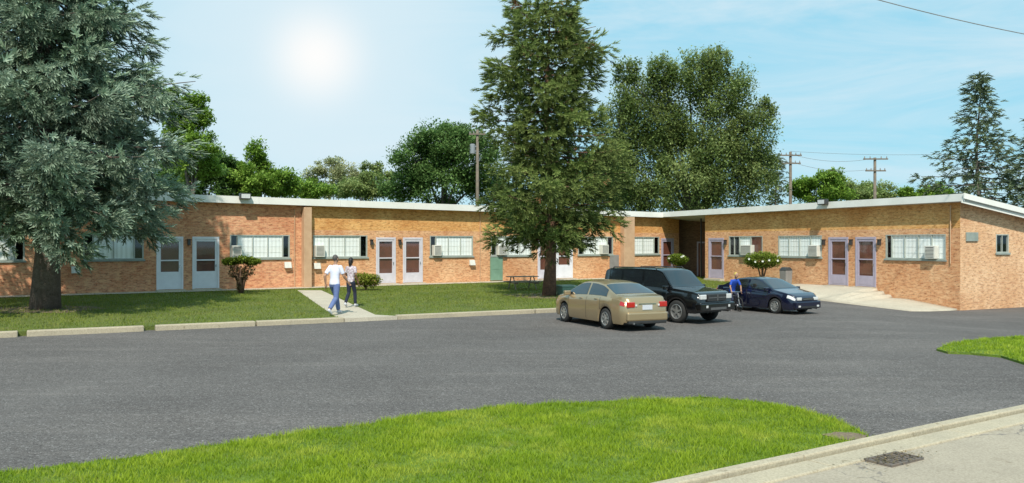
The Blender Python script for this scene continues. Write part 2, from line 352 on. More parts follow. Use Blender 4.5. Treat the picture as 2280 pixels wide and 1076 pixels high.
sheet('wall_path',[WL.T(WL.U(-700),1.0,0)[:2],WL.T(WL.U(1372),1.0,0)[:2],WL.T(WL.U(1372),.02,0)[:2],WL.T(WL.U(-700),.02,0)[:2]],lambda x,y:lawnz(x,y)+.02,'walk_concrete','narrow concrete path along the brick wall','path')
ua,ub=WR.U(1783),WR.U(2132); V=[];nu,nn=90,6
for i in range(nu+1):
    u=ua+(ub-ua)*i/nu
    for k in range(nn+1):
        w=3.0*k/nn; q=WR.T(u,w+.01,0); az=AZ(q[0])
        ts=(u-WR.U(1952))/(ub-WR.U(1952))
        if ts<=0: dz=0
        elif ts<.40: dz=.14*math.floor(ts/.10+.001+1) if ts<.30 else .42
        else: dz=.42+(.71-.42)*(ts-.4)/.6
        zw=-.07-min(dz,.71)
        z=zw+(az+.06-zw)*(k/nn)**2.2
        V.append((q[0],q[1],max(z,az+.03)))
Fq=[(i*(nn+1)+k,(i+1)*(nn+1)+k,(i+1)*(nn+1)+k+1,i*(nn+1)+k+1) for i in range(nu) for k in range(nn)]
ap=npmesh('concrete_apron',V,Fq,'walk_concrete'); tag(ap,'pale concrete walk with shallow steps in front of the right wing doors','pavement',kind='structure')
so=ap.modifiers.new('s','SOLIDIFY'); so.thickness=.5; so.offset=-1
bm=bmesh.new(); bm.from_mesh(ap.data); bmesh.ops.recalc_face_normals(bm,faces=bm.faces)
if sum(f.normal.z for f in bm.faces)<0: bmesh.ops.reverse_faces(bm,faces=bm.faces)
bm.to_mesh(ap.data); bm.free()
p=P(1990,1021,-.44); dr=thing('storm_drain','dark iron storm drain grate set in the street gutter','drain',(p[0],p[1],AZ(p[0])+.018),math.atan2(kd.y,kd.x))
mb=MB(); mb.box(-.30,.30,-.16,.16,-.06,-.045); mb.build('pit','shade_black',dr)  # shallow black floor; the shade of the drain is in its colour
mb=MB(); 
for a_,b_,c_,d_ in ((-.33,.33,-.185,-.16),(-.33,.33,.16,.185),(-.33,-.30,-.16,.16),(.30,.33,-.16,.16)): mb.box(a_,b_,c_,d_,-.05,.0)
mb.build('frame','iron',dr,bevel=.004)
mb=MB()
for i in range(7): mb.box(-.27+i*.084,-.235+i*.084,-.158,.158,-.04,-.006)
mb.box(-.298,.298,-.015,.015,-.04,-.01); mb.build('grate','iron',dr,bevel=.003)
r=np.random.default_rng(4); Q=r.normal(0,1,(330,2))*np.array([.30,.12]); ca,sa=math.cos(math.atan2(kd.y,kd.x)),math.sin(math.atan2(kd.y,kd.x))
# ------------------------------------------------------------------ building
ctr=WL.T(WL.U(1100),-4,0)
BLD=thing('brick_apartment_building','long single storey L-shaped brick building with flat white edged roof and lavender doors','building',(ctr[0],ctr[1],0))
def bb(mb,name,mt,parent=None,**k): return mb.build(name,mt,parent or BLD,world=True,**k)
def wallfront(mb,W,u0,u1,z0,z1,ops,dep=.12):
    ops=sorted([o for o in ops if o[0]<u1 and o[1]>u0]); cur=u0
    T=W.T
    for (a,b,za,zb) in ops:
        mb.quad([(cur,0,z0),(a,0,z0),(a,0,z1),(cur,0,z1)],T)
        if za>z0: mb.quad([(a,0,z0),(b,0,z0),(b,0,za),(a,0,za)],T)
        if zb<z1: mb.quad([(a,0,zb),(b,0,zb),(b,0,z1),(a,0,z1)],T)
        for q in ([(a,0,za),(b,0,za),(b,-dep,za),(a,-dep,za)],[(a,0,zb),(a,-dep,zb),(b,-dep,zb),(b,0,zb)],[(a,0,za),(a,-dep,za),(a,-dep,zb),(a,0,zb)],[(b,0,za),(b,0,zb),(b,-dep,zb),(b,-dep,za)]): mb.quad(q,T)
        cur=b
    mb.quad([(cur,0,z0),(u1,0,z0),(u1,0,z1),(cur,0,z1)],T)
ZW0,ZW1,ZD=1.38,2.52,2.42
winL=[(-60,55,'wwd',None),(185,320,'dwwd',None),(512,645,'dwwwd',(515,536)),(697,818,'wwwd',(699,720)),(957,1053,'dwww',(962,979)),(1093,1183,'dwww',(1105,1124)),(1287,1365,'dwwd',(1335,1350)),(1407,1468,'wwd',None)]
doorL=[(348,408,'white_door'),(428,488,'white_door'),(837,881,'pale_lavender'),(897,941,'pale_lavender'),(1197,1232,'pale_lavender'),(1238,1275,'white_door'),(1472,1500,'lavender')]
winR=[(1623,1698,'ddwb',(1655,1679)),(1733,1830,'wwww',(1806,1827)),(1972,2106,'dwwww',(2066,2089))]
doorR=[(1578,1612,'lavender'),(1845,1889,'lavender'),(1905,1951,'lavender')]
def ops(W,wins,doors):
    return [(W.U(a),W.U(b),ZW0,ZW1) for a,b,_,_ in wins]+[(W.U(a),W.U(b),-.04,ZD) for a,b,_ in doors]
opL=ops(WL,winL,doorL); opR=ops(WR,winR,doorR)
UL0=WL.U(-700); UL1=WL.U(1512); UR0=WR.U(1570); UC=WL.U(690)
mb=MB(); wallfront(mb,WL,UL0,UC-.2,-1,4.15,opL)
mb.quad([(UL0,0,-1),(UL0,-9,-1),(UL0,-9,3.3),(UL0,0,4.15)],WL.T); mb.quad([(UL0,-9,-1),(UL1,-9,-1),(UL1,-9,3.25),(UL0,-9,3.3)],WL.T)
bb(mb,'wall','brick_red')
mb=MB(); wallfront(mb,WL,UC-.2,UL1,-1,2.78,opL); mb.quad([(UL1,0,-1),(UL1,-9,-1),(UL1,-9,3.0),(UL1,0,4.0)],WL.T); bb(mb,'wall','brick')
mb=MB(); mb.quad([(UC-.2,0,2.78),(UL1,0,2.78),(UL1,0,3.95),(UC-.2,0,4.05)],WL.T); bb(mb,'upper_wall','brick_gold')
mb=MB(); wallfront(mb,WR,UR0,uE,-1.2,2.78,opR); mb.quad([(UR0,0,-1),(UR0,0,4),(UR0,-9,3),(UR0,-9,-1)],WR.T); mb.quad([(UR0,-9,-1),(uE,-9,-1),(uE,-9,2.62),(UR0,-9,3)],WR.T); bb(mb,'wall','brick')
mb=MB(); mb.quad([(UR0,0,2.78),(uE,0,2.78),(uE,0,4.05),(UR0,0,3.98)],WR.T); bb(mb,'upper_wall','brick_gold')
ewin=(2.45,3.35,1.68,2.52)
mb=MB(); wallfront(mb,E,0,9,-1.4,2.6,[ewin]); mb.quad([(0,0,2.6),(9,0,2.6),(9,0,2.62),(0,0,4.05)],E.T); bb(mb,'end_wall','brick_end')
mb=MB()
mb.quad([(UL0+.2,-.7,-.9),(UL1-.1,-.7,-.9),(UL1-.1,-.7,3.9),(UL0+.2,-.7,3.9)],WL.T)
mb.quad([(UR0+.1,-.7,-.9),(uE-.1,-.7,-.9),(uE-.1,-.7,3.9),(UR0+.1,-.7,3.8)],WR.T); mb.quad([(.2,-.6,-.9),(8.8,-.6,-.9),(8.8,-.6,2.55),(.2,-.6,2.55)],E.T)
bb(mb,'shade_backing','shade_black')  # black sheets close behind the panes, room darkness given as colour
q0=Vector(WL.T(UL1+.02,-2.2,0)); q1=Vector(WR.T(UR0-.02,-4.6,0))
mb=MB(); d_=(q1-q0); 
mb.add([(q0.x,q0.y,-1),(q1.x,q1.y,-1),(q1.x,q1.y,4),(q0.x,q0.y,4)],[(0,1,2,3)],[(0,-1),(d_.length,-1),(d_.length,4),(0,4)]); bb(mb,'passage_wall','brick_shaded')
pn=Vector((d_.y,-d_.x,0)).normalized()
PT=lambda u,n,z:tuple(q0+d_.normalized()*u+pn*n+Vector((0,0,z)))
mb=MB(); c0=d_.length*.42; mb.box(c0,c0+.9,.01,.06,-.1,2.1,PT); bb(mb,'passage_door','door_brown')
mb=MB(); mb.box(c0-.1,c0,.01,.08,-.1,2.2,PT); mb.box(c0+.9,c0+1.0,.01,.08,-.1,2.2,PT); mb.box(c0,c0+.9,.01,.08,2.1,2.2,PT); bb(mb,'passage_door_frame','lavender')
for k in (0,1):
    mb=MB(); c=WR.T(UR0-.5-k*1.0,-.9,0); mb.tube([(c[0],c[1],-.1),(c[0],c[1],3.8)],.05,8); bb(mb,'porch_post','dark_metal')
def window(W,a,b,segs,ac,z0=ZW0,z1=ZW1,sides=True):
    u0,u1=(W.U(a),W.U(b)) if sides else (a,b)
    wts=[.55 if c in 'd' else 1.15 for c in segs]; tot=sum(wts); cuts=[u0]
    for w_ in wts: cuts.append(cuts[-1]+(u1-u0)*w_/tot)
    mb=MB(); f=.045
    mb.box(u0,u1,-.08,.01,z1-f,z1,W.T); mb.box(u0,u1,-.08,.01,z0,z0+f,W.T)
    for i,c in enumerate(cuts):
        if 0<i<len(cuts)-1 and segs[i-1]==segs[i]: h=.012
        else: h=.03
        ca=min(max(c-h,u0),u1-2*h); mb.box(ca,ca+2*h,-.078,.008,z0+f,z1-f,W.T)
    fr=bb(mb,'window','frame_alu')
    mb=MB(); mb.quad([(u0,-.03,z0),(u1,-.03,z0),(u1,-.03,z1),(u0,-.03,z1)],W.T); bb(mb,'pane','window_glass',fr)
    mb=MB()
    for i,c in enumerate(segs):
        if c=='w':
            mb.quad([(cuts[i],-.06,z0),(cuts[i+1],-.06,z0),(cuts[i+1],-.06,z1),(cuts[i],-.06,z1)],W.T)
            for q in (1,2,3): mb.box(cuts[i]+.03,cuts[i+1]-.03,-.055,-.048,z0+(z1-z0)*q/4-.006,z0+(z1-z0)*q/4+.006,W.T)
    if mb.v: bb(mb,'curtain','blind',fr)
    if 'b' in segs:
        i=segs.index('b'); mb=MB(); mb.quad([(cuts[i],-.06,z0),(cuts[i+1],-.06,z0),(cuts[i+1],-.06,z1),(cuts[i],-.06,z1)],W.T); bb(mb,'brown_curtain','door_brown',fr)
    mb=MB(); mb.box(u0-.06,u1+.06,-.0,.07,z0-.09,z0-.003,W.T); bb(mb,'sill','sill',fr,bevel=.01)
    if ac:
        a0,a1=W.U(ac[0]),W.U(ac[1]); mb=MB(); mb.box(a0,a1,-.04,.24,z0+.03,z0+.62,W.T); A=bb(mb,'air_conditioner','ac_beige',bevel=.015)
        mb=MB(); mb.box(a0+.06,a1-.06,.23,.246,z0+.09,z0+.56,W.T); bb(mb,'grille','ac_grille',A)
        mb=MB()
        for q in range(7): mb.box(a0+.05,a1-.05,.245,.254,z0+.11+q*.062,z0+.14+q*.062,W.T)
        bb(mb,'louvre','ac_beige',A)
def door(W,a,b,mt,style=0):
    u0,u1=W.U(a),W.U(b); w=u1-u0
    mb=MB(); g=.10; T=W.T
    mb.box(u0,u0+g,-.1,.03,-.04,ZD,T); mb.box(u1-g,u1,-.1,.03,-.04,ZD,T); mb.box(u0+g,u1-g,-.1,.03,ZD-.12,ZD,T)
    fr=bb(mb,'door_frame',mt,bevel=.008)
    i0,i1=u0+g+.005,u1-g-.005; r=.09; zt=ZD-.125; zb=.78 if mt=='white_door' else .5
    mb=MB(); mb.box(i0,i0+r,-.06,.01,-.03,zt,T); mb.box(i1-r,i1,-.06,.01,-.03,zt,T); mb.box(i0+r,i1-r,-.06,.01,zt-.1,zt,T); mb.box(i0+r,i1-r,-.06,.008,-.03,zb,T); mb.box(i0+r,i1-r,-.058,.006,1.28,1.34,T)
    mb.box(i0+r+.06,i1-r-.06,.0,.016,.05,zb-.1,T)
    lf=bb(mb,'door',mt,bevel=.006)
    mb=MB(); mb.quad([(i0+r,-.03,zb),(i1-r,-.03,zb),(i1-r,-.03,zt-.1),(i0+r,-.03,zt-.1)],T); bb(mb,'pane','window_glass',lf)
    mb=MB(); mb.box(i0+r-.02,i1-r+.02,-.12,-.07,0,zt,T); bb(mb,'inner_door','door_brown',lf)
    mb=MB(); mb.box(i1-r+.02,i1-r+.05,.008,.06,.98,1.1,T); bb(mb,'handle','chrome',lf)
    mb=MB(); mb.box(u0-.05,u1+.05,.001,.35,-.3,-.05,T); bb(mb,'step','walk_concrete')
for w_ in winL: window(WL,*w_)
for d in doorL: door(WL,*d)
for w_ in winR: window(WR,*w_)
for d in doorR: door(WR,*d)
window(E,ewin[0],ewin[1],'dd',None,ewin[2],ewin[3],False)
mb=MB(); mb.box(.35,1.15,.002,.06,2.2,2.6,E.T); bb(mb,'meter_box','sill',bevel=.01)
for W,a,b,nz in ((WL,671,688,.9),(WL,1381,1404,.9)):
    mb=MB(); mb.box(W.U(a),W.U(b),.002,nz*.45,-.5,3.92,W.T); bb(mb,'pillar','pillar_tan',bevel=.01)
for W,px in ((WL,826),(WL,889),(WL,420),(WL,1284),(WR,1836),(WR,1897),(WR,1960),(WR,1617)):
    u=W.U(px); mb=MB(); mb.box(u-.06,u+.06,.002,.16,2.02,2.28,W.T); mb.box(u-.09,u+.09,.002,.2,2.283,2.31,W.T); bb(mb,'wall_lamp','dark_metal',bevel=.01)
for px,z in ((168,.95),(640,1.02),(705,.95),(1050,1.0)):
    u=WL.U(px); mb=MB(); mb.hexa([(u-.17,.002,z-.15),(u+.17,.002,z-.15),(u+.17,.2,z-.15),(u-.17,.2,z-.15),(u-.17,.002,z+.15),(u+.17,.002,z+.15),(u+.17,.08,z+.15),(u-.17,.08,z+.15)],WL.T); bb(mb,'wall_vent','ac_beige',bevel=.01)
mb=MB(); mb.box(WL.U(1091),WL.U(1118),.002,.07,-.05,1.28,WL.T); mb.box(WL.U(1093),WL.U(1116),.07,.08,.6,.64,WL.T); bb(mb,'service_panel','green_panel',bevel=.01)
mb=MB(); mb.box(WL.U(1357),WL.U(1377),.002,.06,0,1.35,WL.T); bb(mb,'service_panel','grey_panel',bevel=.01)
for px in (655,1068):
    mb=MB(); q=WL.T(WL.U(px),.05,0); mb.tube([(q[0],q[1],-.1),(q[0],q[1],3.8)],.022,6); bb(mb,'conduit_pipe','pillar_tan')
mb=MB(); q=WR.T(WR.U(2118),.05,0); mb.tube([(q[0],q[1],1.2),(q[0],q[1],3.8)],.025,6); bb(mb,'conduit_pipe','pillar_tan')
UCR=WL.U(1478)
def zl(u): return 4.40+(4.13-4.40)*(u-WL.U(380))/(WL.U(1478)-WL.U(380))
def zr(u): return 4.15+(4.27-4.15)*(u-WR.U(1478))/(uE-WR.U(1478))
OV=.38
mb=MB(); u0=UL0-.5; u1=UCR+8
mb.hexa([(u0,OV,zl(u0)-.3),(u1,OV,zl(u1)-.3),(u1,-9.6,zl(u1)-1.2),(u0,-9.6,zl(u0)-1.2),(u0,OV,zl(u0)-.02),(u1,OV,zl(u1)-.06),(u1,-9.6,zl(u1)-1.0),(u0,-9.6,zl(u0)-1.0)],WL.T)
bb(mb,'roof','roof_top')
mb=MB(); u0=WR.U(1478)-.2; u1=uE+.5
mb.hexa([(u0,OV,zr(u0)-.3),(u1,OV,zr(u1)-.3),(u1,-9.6,zr(u1)-1.65),(u0,-9.6,zr(u0)-1.2),(u0,OV,zr(u0)-.02),(u1,OV,zr(u1)-.02),(u1,-9.6,zr(u1)-1.42),(u0,-9.6,zr(u0)-1.0)],WR.T)
bb(mb,'roof','roof_top')
uj=UL0-.5
mb=MB(); ue=UCR-.4
while uj<ue:
    un=min(uj+4.2,ue); mb.hexa([(uj,OV+.003,zl(uj)-.34),(un-.008,OV+.003,zl(un)-.34),(un-.008,OV+.045,zl(un)-.34),(uj,OV+.045,zl(uj)-.34),(uj,OV+.003,zl(uj)),(un-.008,OV+.003,zl(un)),(un-.008,OV+.045,zl(un)),(uj,OV+.045,zl(uj))],WL.T); uj=un
uj=WR.U(1478)+.35; ue=uE+.5
while uj<ue:
    un=min(uj+4.2,ue); mb.hexa([(uj,OV+.003,zr(uj)-.33),(un-.008,OV+.003,zr(un)-.33),(un-.008,OV+.045,zr(un)-.33),(uj,OV+.045,zr(uj)-.33),(uj,OV+.003,zr(uj)),(un-.008,OV+.003,zr(un)),(un-.008,OV+.045,zr(un)),(uj,OV+.045,zr(uj))],WR.T); uj=un
bb(mb,'fascia','white_trim')
mb=MB()
for (n0,n1,dz0,dz1) in ((.505,.55,-.24,.0),(.40,.45,-.42,-.27)):
    mb.hexa([(-.5,n0,4.29+dz0),(9.5,n0,2.86+dz0),(9.5,n1,2.86+dz0),(-.5,n1,4.29+dz0),(-.5,n0,4.29+dz1),(9.5,n0,2.86+dz1),(9.5,n1,2.86+dz1),(-.5,n1,4.29+dz1)],E.T)
bb(mb,'rake_board','white_trim')
for W,px,zf in ((WL,538,zl),(WR,1850,zr)):
    u=W.U(px); mb=MB(); mb.box(u-.26,u+.26,OV+.05,OV+.32,zf(u)-.14,zf(u)+.14,W.T); mb.box(u-.05,u+.05,OV-.1,OV+.05,zf(u)+.0,zf(u)+.08,W.T); fl=bb(mb,'floodlight','dark_metal',bevel=.02)
    mb=MB(); mb.box(u-.21,u+.21,OV+.321,OV+.335,zf(u)-.1,zf(u)+.1,W.T); bb(mb,'lamp_glass','lamp_clear',fl)
q=WL.T(WL.U(812),-.5,0); mb=MB(); mb.tube([(q[0],q[1],4.0),(q[0],q[1],4.55)],.07,8); bb(mb,'roof_vent','dark_metal')
# ------------------------------------------------------------------ foliage generators
def frames(D):
    D=D/np.linalg.norm(D,axis=1,keepdims=True); up=np.tile([0,0,1.],(len(D),1)); up[np.abs(D[:,2])>.95]=[1,0,0]
    A=np.cross(up,D); A/=np.linalg.norm(A,axis=1,keepdims=True); B=np.cross(D,A); return D,A,B
def sprig(k=12,alpha=.75,ln=.5,hw=.05):
    V=[];S=[]
    for i in range(k):
        b=.02+.75*i/k; ph=i*2.4; al=alpha*(1-.5*i/k); d=np.array([math.cos(al),math.sin(al)*math.cos(ph),math.sin(al)*math.sin(ph)]); w=np.array([0,-math.sin(ph),math.cos(ph)])*hw
        p=np.array([b,0,0]); tp=p+d*ln
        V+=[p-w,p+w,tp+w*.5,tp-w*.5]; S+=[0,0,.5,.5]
    return np.array(V),np.array(S)
def scatter(V,S,Pn,D,size,sh):
    D,A,B=frames(D); n=len(Pn); k=len(V)
    W=Pn[:,None,:]+size[:,None,None]*(V[None,:,0:1]*D[:,None,:]+V[None,:,1:2]*A[:,None,:]+V[None,:,2:3]*B[:,None,:])
    Fq=np.arange(n*k).reshape(-1,4); return W.reshape(-1,3),Fq,np.clip(sh[:,None]+S[None,:],0,1).ravel()
def spruce(label,base,H,zs,rs,nb,sz,mt,bark,tr,droop=.35,upt=.25,dens=13,k=12,seed=1,z0=1.2,group=None,hw=.05,clump=6,pw=1.15,irr=.18,js=1.0,hang=.1,hcs=1.0):
    r=np.random.default_rng(seed); rt=thing('spruce_tree',label,'tree',base,group=group)
    mb=MB(); lean=[(0.12*math.sin(i*.9),.12*math.cos(i*1.3)) for i in range(9)]
    mb.tube([(lean[i][0]*(i>0),lean[i][1]*(i>0),H*i/8-.15*(i==0)) for i in range(9)],[tr*(1.25 if i==0 else 1-.95*i/8) for i in range(9)],12); mb.build('trunk',bark,rt,smooth=True)
    wood=MB(); PP=[];DD=[];SS=[];SH=[]
    for i in range(nb):
        f=(i+r.random())/nb; z=z0+(H-z0)*(1-(1-f)**pw); az=i*2.399+r.normal(0,.35)
        R=np.interp(z,zs,rs)*(1+irr*math.sin(z*1.9+az*2+seed)*math.cos(z*.8-az)); L=R*r.uniform(.62,1.10)
        o=np.array([math.cos(az),math.sin(az),0]); l=np.array([-math.sin(az),math.cos(az),0]); dr=droop*r.uniform(.6,1.3)*(1.15-.6*z/H); u=upt*r.uniform(.6,1.3)
        pos=lambda t:o*(L*t)+np.array([0,0,z+L*(-dr*t+u*t*t)])
        wood.tube([tuple(pos(t)) for t in (0,.33,.66,.95)],[max(.012,.028*L**.6*q) for q in (1,.7,.4,.15)],5,False)
        nc=max(3,int(L*dens/clump*(1.0+.3*r.random()))); tc=r.uniform(.10,1.0,nc)**.75; sc_=r.uniform(-1,1,nc); hc=-np.abs(r.normal(0,.2,nc))*(.4+.5*L/5)*hcs; shc=r.normal(0,.13,nc)
        t=np.repeat(tc,clump); n=len(t); side=np.repeat(sc_,clump); off=side*L*.30*(1.14-t)
        ce=o[None]*(L*t)[:,None]; zz=z+L*(-dr*t+u*t*t)+np.repeat(hc,clump)
        jit=r.normal(0,1,(n,3))*sz*js*np.array([.42,.42,.26+.5*hang]); q=ce+l[None]*off[:,None]+jit; q[:,2]+=zz
        d=o[None]*.8+l[None]*(np.sign(side)*np.abs(side)**.6*.8)[:,None]+jit*(.9/sz)*np.array([1,1,.6])+np.array([0,0,1])[None]*(r.normal(-hang,.25,n))[:,None]
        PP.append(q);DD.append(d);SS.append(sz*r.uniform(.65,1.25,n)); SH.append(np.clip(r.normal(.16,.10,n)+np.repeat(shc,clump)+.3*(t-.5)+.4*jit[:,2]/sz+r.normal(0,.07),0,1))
    V,S=sprig(k,hw=hw); W,Fq,sh=scatter(V,S,np.vstack(PP),np.vstack(DD),np.concatenate(SS),np.concatenate(SH))
    wood.build('branches',bark,rt); npmesh('crown',W,Fq,mt,rt,sh); return rt
LV=np.array([[0,-.02,0],[.45,-.32,.06],[1,0,0],[.45,.32,.06]]); LS=np.zeros(4)
def leaftree(name,label,px,Y,blobs,leaf,n,mt,seed=1,group=None,trunk=.35,sub=26,fuzz=.2,cat='tree',bark='bark_back',basez=None,hang=0):
    r=np.random.default_rng(seed); b=PD(px,540,Y); bz=(AZ(b[0])-.02 if basez is None else basez); rt=thing(name,label,cat,(b[0],Y,bz),group=group); s=F/Y
    wood=MB(); cen=[]
    for (x,y,rx,ry) in blobs:
        rr=rx/s; cy=r.uniform(-.5,.5)*rr; cen.append(((x-px)/s,cy,CZ+(540-y)/s-bz,rx/s,ry/s))
    hs=min(c[2]-c[4]*.3 for c in cen); hs=max(hs*.7,.3)
    wood.tube([(0,0,-.2),(0.05,.03,hs*.5),(0,0,hs)],[trunk*1.3,trunk*.95,trunk*.8],10)
    PP=[];SH=[];tot=sum(c[3]*c[4] for c in cen)
    for c in cen:
        mid=(c[0]*.45,c[1]*.45+.4,hs+(c[2]-hs)*.55); wood.tube([(0,0,hs*.95),mid,(c[0],c[1]+.3*c[3],c[2]+c[4]*.3)],[trunk*.5,trunk*.25,trunk*.06],6,False)
        ns=max(5,int(sub*(.5+r.random()))); m=int(n*c[3]*c[4]/tot/ns)
        for j in range(ns):
            d=r.normal(0,1,3); d/=np.linalg.norm(d); k_=r.uniform(.3,1)**.5
            sc=np.array([c[0],c[1],c[2]])+d*np.array([c[3],c[3],c[4]])*k_*.92
            if j%4==0: wood.tube([(c[0],c[1],c[2]),tuple(sc)],[trunk*.09,trunk*.03],4,False)
            sr=r.uniform(.6,1.4)*fuzz*(c[3]+c[4])
            e=r.normal(0,1,(m,3)); e/=np.linalg.norm(e,axis=1,keepdims=True); e*=(r.uniform(.3,1.15,(m,1)))*sr*np.array([1,1,.62]); 
            if hang: e[:,2]-=hang*np.abs(r.normal(0,1,m))*sr
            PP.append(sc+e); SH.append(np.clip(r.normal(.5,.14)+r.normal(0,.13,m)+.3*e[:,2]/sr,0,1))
    PP=np.vstack(PP); SH=np.concatenate(SH); D=r.normal(0,1,PP.shape)
    W,Fq,sh=scatter(LV,LS,PP,D,leaf*r.uniform(.6,1.4,len(PP)),SH)
    wood.build('trunk' if cat=='tree' else 'stem',bark,rt,smooth=True); npmesh('crown' if cat=='tree' else 'foliage',W,Fq,mt,rt,sh); return rt
# ------------------------------------------------------------------ trees
p=P(100,692,-.27)
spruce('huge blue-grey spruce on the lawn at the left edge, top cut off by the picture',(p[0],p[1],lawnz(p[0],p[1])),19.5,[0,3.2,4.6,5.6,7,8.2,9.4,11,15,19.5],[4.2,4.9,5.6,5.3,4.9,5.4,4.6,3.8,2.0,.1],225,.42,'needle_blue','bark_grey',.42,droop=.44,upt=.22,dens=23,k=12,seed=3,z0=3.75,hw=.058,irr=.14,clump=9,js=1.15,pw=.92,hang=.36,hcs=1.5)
p=P(1222,656,-.2)
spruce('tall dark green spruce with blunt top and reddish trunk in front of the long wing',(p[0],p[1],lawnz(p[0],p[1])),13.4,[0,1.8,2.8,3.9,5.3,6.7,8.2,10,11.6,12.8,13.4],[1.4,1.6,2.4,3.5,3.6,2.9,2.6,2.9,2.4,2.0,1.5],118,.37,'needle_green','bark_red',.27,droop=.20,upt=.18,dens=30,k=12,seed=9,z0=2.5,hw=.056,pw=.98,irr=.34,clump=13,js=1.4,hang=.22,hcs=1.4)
def bgspruce(label,px,Y,ytop,rpx,nb,seed,sz=.5,group=None,dens=8,mt='needle_dark'):
    s=F/Y; b=PD(px,540,Y); H=CZ+(540-ytop)/s-AZ(b[0]); R=rpx/s
    spruce(label,(b[0],Y,AZ(b[0])-.05),H,[0,H*.25,H*.5,H*.75,H],[R*1.05,R,R*.72,R*.36,.05],nb,sz,mt,'bark_back',.22,droop=.12,upt=.12,dens=dens,k=8,seed=seed,group=group,hw=.07,z0=1.5,clump=3)
bgspruce('open conical spruce behind the right wing, standing up alone against the sky',2180,56,168,170,100,11)
bgspruce('dark spruce at the far right edge behind the end wall, lower than its neighbour',2320,52,255,130,90,12)
bgspruce('small dark spruce between the big leafy tree and the first utility pole',1730,78,345,42,55,13,.5)
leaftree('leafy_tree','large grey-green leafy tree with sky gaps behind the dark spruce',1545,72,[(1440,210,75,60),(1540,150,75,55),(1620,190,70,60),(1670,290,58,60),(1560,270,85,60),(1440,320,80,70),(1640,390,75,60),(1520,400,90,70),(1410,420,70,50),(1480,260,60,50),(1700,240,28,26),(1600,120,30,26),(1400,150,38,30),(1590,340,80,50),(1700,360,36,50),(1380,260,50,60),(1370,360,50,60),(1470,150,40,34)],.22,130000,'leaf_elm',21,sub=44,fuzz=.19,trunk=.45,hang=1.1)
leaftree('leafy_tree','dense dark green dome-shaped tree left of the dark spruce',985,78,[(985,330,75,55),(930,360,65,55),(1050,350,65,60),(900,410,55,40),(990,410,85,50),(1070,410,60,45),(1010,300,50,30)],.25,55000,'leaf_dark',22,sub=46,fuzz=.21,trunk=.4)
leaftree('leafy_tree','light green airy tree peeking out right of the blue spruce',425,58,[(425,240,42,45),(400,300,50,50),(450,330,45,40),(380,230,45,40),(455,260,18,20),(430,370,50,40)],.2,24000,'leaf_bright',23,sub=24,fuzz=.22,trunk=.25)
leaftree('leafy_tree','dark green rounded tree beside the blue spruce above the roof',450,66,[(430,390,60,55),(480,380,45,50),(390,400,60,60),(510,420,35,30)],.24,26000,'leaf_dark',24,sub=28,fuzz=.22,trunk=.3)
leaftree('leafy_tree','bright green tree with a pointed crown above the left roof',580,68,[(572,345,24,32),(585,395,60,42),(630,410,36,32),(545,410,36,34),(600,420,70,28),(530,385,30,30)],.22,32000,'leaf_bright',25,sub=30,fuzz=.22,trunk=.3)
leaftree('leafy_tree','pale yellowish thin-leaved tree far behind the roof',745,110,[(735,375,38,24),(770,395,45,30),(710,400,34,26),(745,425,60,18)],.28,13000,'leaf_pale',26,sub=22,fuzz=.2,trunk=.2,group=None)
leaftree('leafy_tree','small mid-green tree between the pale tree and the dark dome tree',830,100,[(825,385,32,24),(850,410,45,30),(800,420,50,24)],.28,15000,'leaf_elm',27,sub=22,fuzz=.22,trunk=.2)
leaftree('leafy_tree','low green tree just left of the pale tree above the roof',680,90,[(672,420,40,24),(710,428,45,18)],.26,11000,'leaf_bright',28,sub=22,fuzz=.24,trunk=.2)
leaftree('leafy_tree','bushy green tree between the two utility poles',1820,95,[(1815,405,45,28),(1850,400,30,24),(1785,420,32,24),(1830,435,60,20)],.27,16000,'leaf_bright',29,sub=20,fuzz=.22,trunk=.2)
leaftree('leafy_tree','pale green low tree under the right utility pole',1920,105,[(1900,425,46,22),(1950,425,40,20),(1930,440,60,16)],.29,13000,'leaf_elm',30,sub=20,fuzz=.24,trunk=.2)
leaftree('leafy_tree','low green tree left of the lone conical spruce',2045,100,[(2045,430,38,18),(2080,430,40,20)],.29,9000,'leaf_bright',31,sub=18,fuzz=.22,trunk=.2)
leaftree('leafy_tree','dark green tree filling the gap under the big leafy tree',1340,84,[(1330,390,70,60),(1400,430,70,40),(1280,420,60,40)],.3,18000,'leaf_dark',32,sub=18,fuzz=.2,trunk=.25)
# shrubs
def lz(x,y): return lawnz(x,y)
b=PD(537,540,38.6); sh=thing('sculpted_shrub','sculpted shrub with forked stems and flat green top beside the white doors','shrub',(b[0],38.6,lz(b[0],38.6)))
mb=MB()
for dx,dy in ((-.5,.1),(-.2,-.2),(.15,.15),(.45,-.1),(.05,-.3)): mb.tube([(0,0,-.1),(dx*.35,dy*.4,.55),(dx,dy,1.25)],[.09,.06,.02],7)
mb.build('stem','bark_red',sh,smooth=True)
def foliage(rt,name,cs,n,leaf,mt,seed):
    r=np.random.default_rng(seed); PP=[];SH=[]
    for (x,y,z,rx,ry,rz) in cs:
        e=r.normal(0,1,(n,3)); e/=np.linalg.norm(e,axis=1,keepdims=True); e*=r.uniform(.6,1.06,(n,1)); lump=1+.12*np.sin(e[:,0:1]*7+x)*np.cos(e[:,1:2]*6)
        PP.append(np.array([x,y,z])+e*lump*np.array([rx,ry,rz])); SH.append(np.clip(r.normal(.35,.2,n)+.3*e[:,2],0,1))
    PP=np.vstack(PP); W,Fq,s=scatter(LV,LS,PP,r.normal(0,1,PP.shape),leaf*r.uniform(.6,1.4,len(PP)),np.concatenate(SH)); npmesh(name,W,Fq,mt,rt,s)
